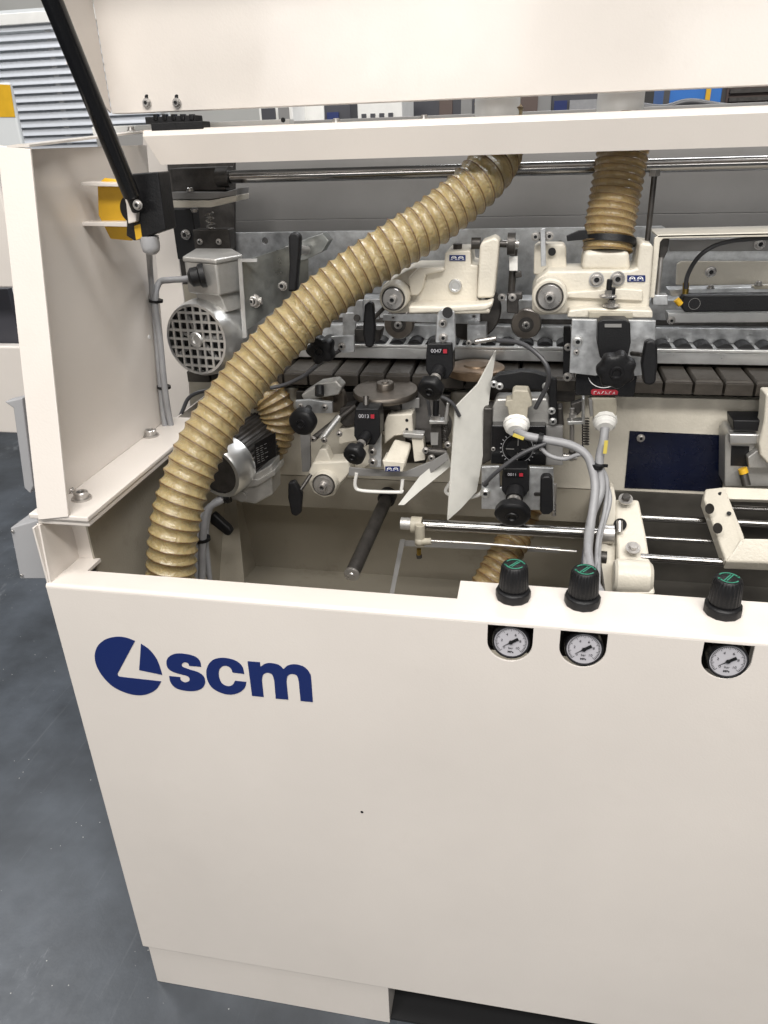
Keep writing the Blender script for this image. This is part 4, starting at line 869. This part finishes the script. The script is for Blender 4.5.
mb = MB().tube([P(*ZE(140, 40), .47), P(*ZE(230, 50), .45), P(*ZE(300, 95), .43), P(*ZE(338, 150), .42), P(*ZE(335, 210), .43), P(*ZE(290, 300), .45)], .0038, 10, 8)
tag(obj('cable', mb, 'dcable'), 'dark cable arching from the sensor over the lower centre unit', 'cable')

lc = thing('cable_run', 'two tied grey cables hanging down beside the side panel', 'cables', P(175, 430, .36))
def onw(px, py, d=.009): q = PX(px, py, XW + d); return q if q.y < YWR else P(px, py, YWR)
obj('cable', MB().tube([P(149, 248, YS + .02), onw(150, 268, .02), onw(152, 290), onw(156, 330), onw(160, 380), onw(165, 425), P(178, 470, .33)], .0046, 14), 'cable', lc)
obj('cable', MB().tube([P(203, 276, .455), P(185, 279, YWR + .01), P(170, 280, YWR - .005), onw(159, 283, .013), onw(155, 302, .013), onw(160, 340, .016), onw(165, 390, .018), onw(172, 430, .02), P(186, 480, .33)], .0052, 14), 'cable', lc)
for px, py in ((156, 302), (164, 388)):
    p = onw(px, py, .012); obj('cable_tie', MB().rev(p, (.1, 0, 1), [(0, .0115), (.004, .0115)], 20), 'black', lc)
lb = thing('cable_run', 'grey cables curving down behind the lower end of the big hose', 'cables', P(205, 570, .2))
for i, pts in enumerate(([(222, 500), (208, 510), (203, 540), (202, 600)], [(210, 505), (200, 520), (197, 545), (196, 600)], [(200, 510), (206, 545), (212, 600)])):
    obj('cable', MB().tube([P(a, b, .30 - .02 * k_) for k_, (a, b) in enumerate(pts)], .0045 if i else .0058, 12), 'cable', lb)
p = P(203, 540, .265); obj('cable_tie', MB().rev(p, (0, 0, 1), [(0, .013), (.005, .013)], 20), 'black', lb)

# ================================================================== hoses
def hose(name, pts, R, m, label, pitch=.0174, amp=.085, seg=64):
    pts = smooth(pts, 60)
    L_ = [0]
    for a, b in zip(pts[:-1], pts[1:]): L_.append(L_[-1] + (b - a).length)
    n = int(L_[-1] / pitch * 22); out = []; j = 0
    for i in range(n + 1):
        s_ = L_[-1] * i / n
        while j < len(L_) - 2 and L_[j + 1] < s_: j += 1
        out.append(pts[j].lerp(pts[j + 1], (s_ - L_[j]) / max(1e-9, L_[j + 1] - L_[j])))
    rnd = [random.uniform(-1, 1) for _ in range(400)]
    def ph(i, th): return (L_[-1] * i / n / pitch + th)
    def rf(i, th):
        x = ph(i, th); f_ = x - math.floor(x); k_ = int(x) % 400
        # ridge at f=0, sloping skin to the next, sawtooth shaped
        v = (1 - f_ / .5) if f_ < .5 else (f_ - .5) / .5
        v = v ** 1.7
        pinch = .012 * math.sin(th * 2 * PI * 5 + rnd[k_] * 6) * math.sin(PI * f_)
        return R * (1 - amp + amp * v * 1.4 + pinch)
    mb = MB(); mb.ringsurf(sweep(out, rf, seg), caps=False)
    wire = []
    for i in range(n + 1):
        for k_ in range(seg):
            x = ph(i, k_ / seg); f_ = x - math.floor(x); d = min(f_, 1 - f_); d2 = abs(f_ - .16)
            wire.append(min(1, max(1.5 * max(0, 1 - d / .085), .55 * max(0, 1 - d2 / .05))))
    # wire must be an attribute in vertex order
    o = obj(name, mb, m, None, ang=180)
    at = o.data.attributes.new('wire', 'FLOAT', 'POINT'); at.data.foreach_set('value', wire)
    s_ = o.modifiers.new('solid', 'SOLIDIFY'); s_.thickness = .0012; s_.offset = -1
    return tag(o, label, 'hose')
hose('suction_hose', [P(497, 100, .57), P(501, 138, .56), P(488, 172, .50), P(440, 216, .45), P(395, 246, .41), P(345, 281, .375), P(300, 320, .335), P(258, 364, .295), P(222, 412, .245), P(195, 460, .20), P(178, 510, .165), P(172, 555, .145), P(170, 620, .13)], .0372, 'hose', 'large corrugated yellow hose sweeping down the left side')
hose('suction_hose', [P(627, 120, .56), P(622, 155, .545), P(616, 190, .53), P(610, 225, .515), P(607, 252, .505)], .0385, 'hose2', 'short brown corrugated hose clamped to the right trimming head', pitch=.0105, amp=.055)
hose('suction_hose', [P(526, 505, .50), P(518, 530, .48), P(505, 555, .44), P(488, 585, .40), P(470, 620, .38)], .030, 'hose2', 'brown corrugated hose in the chamber below the steel rod', pitch=.014)
hose('suction_hose', [P(245, 385, .505), P(268, 396, .505), P(279, 420, .505), P(270, 445, .505), P(248, 462, .505)], .034, 'hose2', 'tan corrugated hose bend behind the lower motor', pitch=.012)
# clamp on short hose
cl = thing('hose_clamp', 'black strap clamp around the short brown hose', 'clamp', P(608, 240, .5))
p = P(*ZC(297, 270), .508)
ax = (P(616, 190, .53) - P(607, 252, .505)).normalized()
obj('strap', MB().rev(p - ax * .006, ax, [(0, .0375), (0, .0395), (.010, .0395), (.010, .0375)], 48), 'black', cl)
obj('strap_tail', MB().poly(pp(z2(ZC, (168, 256), (205, 240), (228, 238), (235, 262), (215, 268), (170, 272)), .475), (0, .008, 0)), 'black', cl, .001)
# spigot
ipoly('spigot', z2(ZC, (222, 300), (355, 300), (360, 362), (212, 360)), .475, .06, 'cast', u2, .008, 3)

# ================================================================== motors
def motor_face():
    t = thing('electric_motor', 'grey electric motor with square fan grille at upper left', 'motor', P(205, 370, .46))
    p = P(*ZI(215, 268), .42); ax = V((-.20, -1, .05)).normalized(); r = 124 / 3.84 * S(p)
    R2 = 1.22
    obj('fan_cowl', MB().rev(p, -ax, [(.0, r * 1.0), (.0, r * 1.08), (.003, r * 1.10), (.012, r * 1.16), (.03, r * 1.2), (.062, r * 1.2), (.062, r * 1.0)], 64, False), 'alu', t)
    obj('body', MB().rev(p - ax * .062, -ax, [(0, r * 1.1), (.10, r * 1.1), (.10, r * .6)], 48), 'castalu', t)
    obj('fan_cavity', MB().rev(p - ax * .012, -ax, [(0, r * .99), (.003, r * .99)], 40), 'black', t)
    _, u, v = frame(ax); 
    right = V((1, 0, 0)); right = (right - ax * right.dot(ax)).normalized(); up = ax.cross(right).normalized()
    if up.z < 0: up = -up
    mb = MB(); q = r * 1.0
    rot = Matrix((right, up, ax)).transposed()
    for i in range(-3, 4):
        h_ = math.sqrt(max(0, q * q - (i * q * .27 + .0) ** 2))
        mb.box(p + right * (i * q * .27) - ax * .002, (.0042, 2 * h_, .003), rot)
        mb.box(p + up * (i * q * .27) - ax * .0022, (2 * h_, .0042, .003), rot)
    obj('grille', mb, 'alu', t)
    obj('grille_hub', MB().rev(p - ax * .003, ax, [(0, r * .24), (.004, r * .24), (.006, r * .2), (.006, r * .12), (.003, r * .1)], 30), 'alu', t)
    fan = MB()
    for k_ in range(7):
        a = k_ * 2 * PI / 7; d = right * math.cos(a) + up * math.sin(a); e = right * -math.sin(a) + up * math.cos(a)
        fan.poly([p + d * r * .2 - ax * .009, p + d * r * .9 - ax * .009 + e * .004, p + d * r * .9 - ax * .011 + e * .009, p + d * r * .2 - ax * .011 + e * .006], ax * .004)
    obj('fan', fan, 'grey', t)
    tb = [P(*ZA(166, 408), .435), P(*ZA(290, 418), .425), P(*ZA(390, 400), .475), P(*ZA(352, 378), .53), P(*ZA(215, 378), .53)]
    obj('terminal_box', MB().poly([q + V((0, 0, -.007)) for q in tb], (0, 0, -.052)), 'castalu', t, .004, 3)
    cen = sum(tb, V()) / 5
    obj('terminal_lid', MB().poly([cen + (q - cen) * 1.04 for q in tb], (0, 0, -.009)), 'castalu', t, .003, 3)
    obj('neck', MB().poly([cen + (q - cen) * .8 + V((0, 0, -.058)) for q in tb], (.01, 0, -.03)), 'castalu', t, .002)
    p2 = P(*ZA(240, 480), .426); obj('gland', MB().rev(p2 + V((.004, 0, 0)), (-1, -.4, -.12), [(0, .019), (.008, .019), (.010, .0155), (.022, .015), (.027, .008)], 14), 'black', t)
    bpx(t, *ZI(357, 118), .47, 4)
    return t
mo = motor_face()
# bracket plates beside the motor
mbk = thing('motor_bracket', 'folded galvanised motor bracket with black clamp lever', 'bracket', P(260, 330, .46))
obj('plate', MB().poly([P(*ZA(385, 430), .45), P(*ZA(560, 372), .53), P(*ZA(640, 350), .55), P(*ZA(640, 560), .55), P(*ZI(560, 120), .53), P(*ZI(405, 230), .45)], (.003, .001, 0)), 'galvdk', mbk)
obj('flange', MB().poly(pp(z2(ZA, (376, 420), (390, 418), (410, 720), (394, 724)), .448), (0, .003, 0)).poly(pp(z2(ZA, (378, 418), (450, 418), (450, 430), (378, 430)), .447), (0, .004, 0)), 'alu', mbk)
obj('upper_arm', MB().poly(pp(z2(ZA, (555, 372), (700, 320), (725, 350), (700, 392), (640, 420), (560, 440)), .54), (0, .03, 0)), 'galvdk', mbk, .001)
obj('lever', MB().poly(pp(z2(ZA, (568, 335), (578, 318), (600, 316), (615, 332), (612, 400), (606, 460), (600, 545), (566, 545), (572, 440)), .46), (0, .016, 0)), 'black', mbk, .004, 3)
obj('lever_stem', MB().cyl(P(*ZA(600, 380), .475), P(*ZA(640, 385), .53), .007), 'steel', mbk)
bpx(mbk, *ZA(622, 385), .53, 5); bpx(mbk, *ZI(440, 118), .47, 7); bpx(mbk, *ZI(548, 60), .52, 5); bpx(mbk, *ZI(430, 120), .465, 4)
obj('stud', MB().cyl(P(*ZI(415, 120), .47), P(*ZI(470, 118), .47), .006), 'steel', mbk)
# lower motor
def motor2():
    t = thing('electric_motor', 'dark lower electric motor half hidden behind the big hose', 'motor', P(240, 500, .42))
    a = P(*ZF(225, 215), .37); b = P(*ZF(370, 105), .52); ax = (b - a).normalized(); r = .052
    obj('fan_cowl', MB().rev(a, ax, [(0, r * .8), (0, r * .93), (.006, r), (.045, r * 1.02), (.045, r * .8)], 48, False), 'alu', t)
    obj('grille', MB().rev(a + ax * .002, ax, [(0, r * .8), (.002, r * .8)], 40), 'dark', t)
    mb = MB()
    _, u, v = frame(ax); n = 36
    rings = []
    for tt in (.045, .15):
        rings.append([a + ax * tt + (u * math.cos(2 * PI * i / 144) + v * math.sin(2 * PI * i / 144)) * r * (.93 if (i // 2) % 2 else .98) for i in range(144)])
    mb.ringsurf(rings); obj('finned_body', mb, 'dark', t, ang=25)
    obj('nameplate', MB().poly(pp(z2(ZF, (338, 130), (400, 95), (402, 165), (342, 205)), .395), (.0, .002, 0)), 'gloss', t)
    mb = MB(); o_ = P(*ZF(345, 195), .3945)
    for i in range(8):
        for j in range(2 + i % 2):
            flat(mb, o_, (1, 0, .5), (0, 0, 1), [[(.002 + j * .008, .004 + i * .004), (.008 + j * .008 - (i % 3) * .001, .004 + i * .004), (.008 + j * .008 - (i % 3) * .001, .0048 + i * .004), (.002 + j * .008, .0048 + i * .004)]], .0002)
    obj('nameplate_lines', mb, 'grey', t)
    ipoly('terminal_box', z2(ZF, (270, 268), (300, 235), (345, 215), (388, 190), (392, 280), (340, 308), (270, 295)), .40, .05, 'castalu', t, .003, 3)
    ipoly('terminal_lid', z2(ZF, (262, 252), (300, 232), (350, 235), (398, 205), (400, 222), (345, 256), (270, 262)), .395, .055, 'castalu', t, .002)
    p = P(*ZF(300, 285), .398); obj('plug', MB().rev(p, (0, -1, 0), [(0, .010), (.002, .010), (.002, .006)], 24), 'castalu', t)
    p = P(*ZF(262, 283), .40); obj('gland', MB().rev(p, (-1, -.3, -.4), [(0, .013), (.007, .013), (.009, .010), (.015, .010), (.018, .007)], 14), 'black', t)
    obj('cable', MB().tube([p, P(*ZF(230, 295), .385), P(*ZF(205, 325), .37), P(*ZF(195, 400), .35), P(*ZF(198, 520), .30)], .0055, 12), 'cable', t)
    return t
motor2()
tl = MB().poly(pp(z2(ZF, (205, 345), (215, 335), (262, 378), (272, 392), (262, 404), (250, 400), (205, 365)), .38), (0, .016, 0)); tag(obj('clamp_lever', tl, 'black', None, .004, 3), 'black clamp lever pointing right below the lower motor', 'lever')

# ================================================================== chamber: roller, rod, arm
rr_ = thing('dark_roller', 'dark grey roller pointing toward the viewer inside the chamber', 'roller', P(365, 560, .3))
a = PZ(352, 575, .80); a = P(352, 574, .28); b = P(386, 500, .50)
obj('tube', MB().cyl(a, b, .0125, 36, ch=.001), 'dark', rr_)
d = (a - b).normalized()
obj('end_cap', MB().rev(a, d, [(-.001, .0134), (.003, .0134), (.004, .012), (.004, .006), (.006, .005), (.006, .002)], 32), 'steel', rr_)
obj('end_block', MB().cyl(b, b - d * .02, .017), 'black', rr_)
rod = thing('guide_rod', 'polished horizontal guide rod with clamp and fitting in the chamber', 'rod', P(500, 530, .36))
a = P(*ZG(62, 246), .36); b = P(*ZG(688, 280), .36); b = V((b.x, .36, b.z)); 
obj('rod', MB().cyl(P(*ZG(128, 250), .36), b, .0098, 32), 'chrome', rod)
obj('end_stub', MB().cyl(a, P(*ZG(95, 248), .36), .0105, 28), 'castalu', rod)
obj('clamp', MB().rev(P(*ZG(92, 250), .36), (1, 0, 0), [(0, .0145), (.019, .0145)], 28).cyl(P(*ZG(118, 250), .345), P(*ZG(118, 310), .345), .0085), 'ivory', rod, .001)
p = P(*ZG(117, 300), .342); obj('elbow', MB().cyl(p, p + V((.02, 0, .002)), .006).sph(p, .0085), 'ivory', rod)
obj('fitting', MB().cyl(P(*ZG(115, 322), .345), P(*ZG(115, 340), .345), .004), 'brass', rod); obj('fitting_nut', MB().cyl(P(*ZG(115, 338), .345), P(*ZG(116, 348), .345), .005, 8), 'dark', rod)
obj('thin_rod', MB().tube([P(*ZG(150, 298), .345), P(*ZG(320, 308), .35), P(*ZG(580, 330), .355)], .0024, 10), 'steel', rod)
obj('clamp', MB().cyl(P(*ZG(655, 277), .36), P(*ZG(690, 279), .36), .016, 28), 'steel', rod)
obj('valve', MB().cyl(P(*ZG(640, 345), .34), P(*ZG(668, 348), .34), .011, 20).sph(P(*ZG(655, 378), .34), .007).cyl(P(*ZG(650, 405), .34), P(*ZG(664, 408), .34), .006), 'dark', rod)

ca = thing('rod_support', 'cream cast arm with bolts where the guide rods enter', 'support', P(630, 600, .35))
obj('arm', MB().poly([P(*ZH(60, 610), .42), P(*ZH(160, 612), .42), P(*ZH(190, 760), .36), P(*ZH(228, 1000), .27), P(*ZH(80, 1010), .27), P(*ZH(70, 800), .34), P(*ZH(62, 700), .38)], (0, .03, -.03)), 'cast', ca, .005, 3)
obj('arm_rib', MB().poly([P(*ZH(40, 560), .43), P(*ZH(56, 558), .43), P(*ZH(66, 610), .41), P(*ZH(60, 1005), .30), P(*ZH(-10, 1005), .30), P(*ZH(0, 700), .37)], (0, .02, 0)), 'cast', ca, .004, 3)
obj('knuckle', MB().rev(P(*ZH(55, 925), .30), (1, 0, 0), [(0, .024), (.004, .028), (.052, .028), (.058, .022)], 32), 'cast', ca)
obj('slot', MB().rev(P(*ZH(82, 715), .366), (0, -1, .3), [(0, .0105), (.001, .0105)], 24), 'black', ca)
obj('pin', MB().cyl(P(*ZH(80, 700), .362), P(*ZH(80, 745), .352), .005), 'steel', ca)
for q, yy in (((135, 812), .325), ((105, 612), .405)):
    p = P(*ZH(*q), yy); obj('washer', MB().rev(p, (0, -.45, .9), [(0, .0115), (.002, .0115)], 26), 'steel', ca); hexp(mbx := MB(), p, .007, .009, (0, -.45, .9)); obj('nut', mbx, 'dark' if yy > .4 else 'steel', ca)
# guide rods at right
for (y0, y1, rpx, Yr, nm) in ((688, 640, 2.6, .47, 'rear'), (686, 735, 3.6, .43, 'second'), (768, 790, 2.4, .38, 'third'), (850, 885, 4.4, .33, 'front')):
    if nm == 'rear':
        a = P(*ZH(540, 645), Yr); b = P(*ZH(900, 672), Yr)
    else:
        a = P(*ZH(165, y0), Yr); b = P(*ZH(688, y1), Yr)
    a2 = V((a.x, Yr, a.z)); b2 = V((XR_, Yr, a.z))
    o = obj('guide_rod', MB().cyl(a2, b2, rpx * S(a), 28), 'chrome'); tag(o, {'rear': 'polished guide rod farthest back, behind the cream cast fork', 'second': 'second polished guide rod back, entering top of cast arm', 'third': 'thin polished guide rod between two thicker ones', 'front': 'thickest polished guide rod, nearest the knobs on the flange'}[nm], 'rod')
fk = thing('cast_fork', 'cream cast fork bracket riding on the guide rods at right', 'cast bracket', P(730, 560, .35))
obj('fork', MB().poly([P(*ZH(432, 568), .44), P(*ZH(512, 560), .44), P(*ZH(592, 762), .33), P(*ZH(600, 868), .33) if False else P(*ZH(590, 800), .33), P(*ZH(515, 866), .315), P(*ZH(425, 610), .425)], (0, .012, -.02)), 'cast', fk, .003, 3)
obj('cross_member', MB().poly([P(*ZH(515, 866), .315), P(*ZH(580, 770), .335), P(*ZH(900, 775), .335), P(*ZH(900, 880), .315)], (0, .01, -.02)), 'cast', fk, .003, 3)
obj('rear_member', MB().poly([P(*ZH(500, 560), .46), P(*ZH(900, 575), .46), P(*ZH(900, 620), .44), P(*ZH(525, 610), .44)], (0, .01, -.01)), 'cast', fk, .002)
for q, yy in (((493, 590), .434), ((528, 670), .39)):
    p = P(*ZH(*q), yy - .006); obj('hole', MB().rev(p, (0, -.5, .87), [(0, .0036), (.0012, .0036)], 20), 'black', fk)
for q, yy in (((450, 650), .395), ((483, 730), .36)):
    p = P(*ZH(*q), yy - .012); obj('bore', MB().rev(p, (-.75, -.55, .2), [(0, .0085), (.001, .0085)], 26), 'dark', fk)
# linear slide at the right
ls = thing('slide_unit', 'grey slide unit with black cover and yellow tipped fitting at right', 'slide', P(750, 485, .5))
ipoly('body_block', z2(ZH, (512, 352), (530, 330), (900, 335), (900, 560), (510, 560)), .50, .05, 'castalu', ls, .002)
ipoly('black_cover', z2(ZH, (545, 288), (900, 292), (900, 335), (548, 332)), .49, .05, 'black', ls, .002)
ipoly('recess', z2(ZH, (538, 392), (612, 395), (608, 476), (535, 474)), .499, .001, 'black', ls, 0)
ipoly('ledge', z2(ZH, (530, 345), (900, 350), (900, 386), (532, 386)), .485, .02, 'alu', ls, .002)
ipoly('step', z2(ZH, (605, 440), (660, 400), (900, 400), (900, 488), (610, 485)), .485, .03, 'castalu', ls, .002)
ipoly('cream_cast', z2(ZH, (652, 380), (672, 290), (680, 180), (900, 180), (900, 490), (690, 470), (655, 430)), .47, .04, 'cast', ls, .004, 3)
obj('fitting', MB().cyl(P(*ZH(585, 495), .49), P(*ZH(600, 555), .48), .007), 'dark', ls); obj('yellow_tip', MB().cyl(P(*ZH(583, 485), .488), P(*ZH(590, 505), .486), .0075), 'yellow', ls)

# ================================================================== regulators
def regulator(i, base_px, label):
    p = PZ(*base_px, ZT); t = thing('pressure_regulator', label, 'regulator', p, 'pressure regulators along the front flange')
    mb = MB(); rings = []
    def ring(z_, r, lob): return [p + V((math.cos(a) * r * (1 + lob * (math.cos(a * 24) > 0.2)), math.sin(a) * r * (1 + lob * (math.cos(a * 24) > .2)), z_)) for a in [2 * PI * k_ / 144 for k_ in range(144)]]
    obj('collar', MB().rev(p, (0, 0, 1), [(0, .0218), (.003, .0222), (.0105, .0222), (.0125, .021), (.014, .0175)], 12), 'black', t, .0008)
    mb.ringsurf([ring(.014, .0168, .0), ring(.017, .0178, .05), ring(.044, .0162, .05), ring(.0475, .0152, .0), ring(.0485, .0143, 0)])
    obj('knob', mb, 'black', t, ang=50)
    m2 = MB(); o_ = p + V((0, 0, .0487)); a0 = random.uniform(-15, 15)
    flat(m2, o_, (.001, 0, 0), (0, .001, 0), ribquads(arc(0, 0, 11.2, 11.2, 20 + a0, 160 + a0, 20), 1.6), .0003)
    flat(m2, o_, (.001, 0, 0), (0, .001, 0), ribquads(arc(0, 0, 11.2, 11.2, 200 + a0, 340 + a0, 20), 1.6), .0003)
    for sx in (-1.6, 1.6):
        flat(m2, o_, (.001, 0, 0), (0, .001, 0), ribquads([(-5 + sx, -7), (5 + sx, 7)], 1.3), .0003)
    for s_ in (1, -1):
        flat(m2, o_, (.001, 0, 0), (0, .001, 0), [[(8.5 * s_, 5 * s_), (12.6 * s_, 4 * s_), (12.6 * s_, 0.5 * s_)]], .0003)
    obj('arrow_marks', m2, 'green', t)
    g0 = P(gauges[i][0] + 1, gauges[i][1] + 1, .003); g = thing('pressure_gauge', ['leftmost', 'middle', 'rightmost'][i] + ' of the three round pressure gauges in the front panel', 'gauge', g0 + V((0, .02, -.02)), 'pressure gauges in the front panel')
    ax = V((0, -1, .10)).normalized(); r = .0232
    obj('case', MB().rev(g0 - ax * .03, ax, [(0, r), (.030, r), (.0315, r * .97), (.0315, r * .9), (.029, r * .88)], 56), 'gloss', g)
    obj('face', MB().rev(g0 - ax * .001, ax, [(0, r * .88), (.0005, r * .88)], 56), 'face', g)
    right = V((1, 0, 0)); up = ax.cross(right) * -1; up = up if up.z > 0 else -up; s_ = r * .88
    mb = MB(); o_ = g0 + ax * .0
    def on(x, y): return o_ + right * x * s_ + up * y * s_
    def strokes(mb_, ps, w_): flat(mb_, o_, right * s_, up * s_, ribquads(ps, w_), .0002)
    for k_ in range(41):
        a = math.radians(225 - k_ * 270 / 40); r0 = .74 if k_ % 5 == 0 else .82
        strokes(mb, [(r0 * math.cos(a), r0 * math.sin(a)), (.92 * math.cos(a), .92 * math.sin(a))], .022)
    strokes(mb, arc(0, 0, .92, .92, -45, 225, 50), .018); obj('scale', mb, 'black', g)
    nums = MB()
    for k_ in range(0, 6):
        a = math.radians(225 - k_ * 54); text('numeral', str(k_ * 2), o_ + right * .56 * s_ * math.cos(a) + up * .56 * s_ * math.sin(a) - V((0, .0003, 0)), .0052, 'black', g)
    text('unit', 'bar', o_ - up * .42 * s_ - V((0, .0003, 0)), .0046, 'black', g); text('unit', 'MPa', o_ - up * .68 * s_ - V((0, .0003, 0)), .0042, 'black', g, bold=.0001)
    nd = MB(); a = math.radians(33); ca_, sa = math.cos(a), math.sin(a); o_ = o_ + ax * .0012
    flat(nd, o_, right * s_, up * s_, [[(-.62 * ca_, -.62 * sa), (.12 * ca_ + .05 * sa, .12 * sa - .05 * ca_), (.12 * ca_ - .05 * sa, .12 * sa + .05 * ca_)],
        [(.1 * ca_ + .09 * sa, .1 * sa - .09 * ca_), (.5 * ca_ + .1 * sa, .5 * sa - .1 * ca_), (.5 * ca_ - .1 * sa, .5 * sa + .1 * ca_), (.1 * ca_ - .09 * sa, .1 * sa + .09 * ca_)]], .0003)
    obj('needle', nd, 'black', g)
    obj('needle_cap', MB().rev(o_, ax, [(0, s_ * .13), (.001, s_ * .12)], 20), 'black', g)
    c = P(gauges[i][0], gauges[i][1] - 3, 0)
    obj('body', MB().box2((c.x - .034, .03, ZF_ - .062), (c.x + .034, .075, ZF_ - .004)), 'gloss', t, .001)
regulator(0, (513, 597), 'pressure regulator knob standing leftmost on the front flange')
regulator(1, (582, 603), 'pressure regulator knob in the middle on the front flange')
regulator(2, (722, 612), 'pressure regulator knob standing rightmost on the front flange')

# ================================================================== light, world, camera
def lamp(name, loc, size, sy, e, target, col=(1, .96, .9)):
    d = bpy.data.lights.new(name, 'AREA'); d.shape = 'RECTANGLE'; d.size = size; d.size_y = sy; d.energy = e; d.color = col
    o = bpy.data.objects.new(name, d); C.objects.link(o); o.location = loc
    o.rotation_euler = (V(target) - V(loc)).to_track_quat('-Z', 'Y').to_euler(); return o
lamp('ceiling_lamp', (.2, -2.3, 4.1), 4.5, .7, 228, (0, .3, .8), (1, .968, .92))
lamp('ceiling_lamp', (.3, -.75, 4.3), 3.5, .4, 72, (.1, -.1, .9), (1, .98, .95))
lamp('added_lamp', (1.9, -6.5, 2.1), 1.6, .6, 34, (0.2, .3, 1.4), (1, .99, .97))  # added unseen lamp, placed for glints on the lid and rail
lamp('added_lamp', (-1.2, -5.5, 2.2), 2.2, .8, 60, (-.1, 0, .4), (1, .98, .95))  # added unseen fill that brightens the lower front panel and side
lamp('ceiling_lamp', (-3.2, 1.6, 4.2), 2.5, .5, 80, (-2.5, 2.0, 0), (.95, .97, 1))
lamp('ceiling_lamp', (1.0, 2.6, 4.2), 3.5, .5, 110, (.5, 1.8, 0), (.95, .97, 1))
wd = bpy.data.worlds.new('World'); scn.world = wd; wd.use_nodes = True
nt = wd.node_tree; bg = nt.nodes['Background']; bg.inputs['Strength'].default_value = .10
tc = nt.nodes.new('ShaderNodeTexCoord'); sx = nt.nodes.new('ShaderNodeSeparateXYZ'); cr = nt.nodes.new('ShaderNodeValToRGB')
nt.links.new(tc.outputs['Generated'], sx.inputs[0]); mr = nt.nodes.new('ShaderNodeMapRange'); mr.inputs['From Min'].default_value = -1
nt.links.new(sx.outputs['Z'], mr.inputs['Value']); nt.links.new(mr.outputs['Result'], cr.inputs['Fac']); nt.links.new(cr.outputs['Color'], bg.inputs['Color'])
cr.color_ramp.elements[0].color = (.25, .26, .28, 1); cr.color_ramp.elements[1].color = (1.3, 1.28, 1.22, 1)
e = cr.color_ramp.elements.new(.5); e.color = (.6, .59, .57, 1)
cam = bpy.data.cameras.new('camera'); co = bpy.data.objects.new('camera', cam); C.objects.link(co)
cam.sensor_fit = 'VERTICAL'; cam.sensor_height = 36; cam.lens = 36 * F / 1024; cam.clip_start = .02; cam.clip_end = 100
def w2(vx, vd, vn): return V((vx, vd, -vn))
cx = V((XR[0], DP[0], -DN[0])); cyd = V((XR[1], DP[1], -DN[1])); cz = V((XR[2], DP[2], -DN[2]))
mtx = Matrix((cx, -cyd, -cz)).transposed().to_4x4(); mtx.translation = V((0, CY, H)); co.matrix_world = mtx
scn.camera = co
scn.view_settings.view_transform = 'Standard'; scn.view_settings.look = 'None'; scn.view_settings.exposure = 0
scn.render.engine = 'CYCLES'; scn.cycles.max_bounces = 8
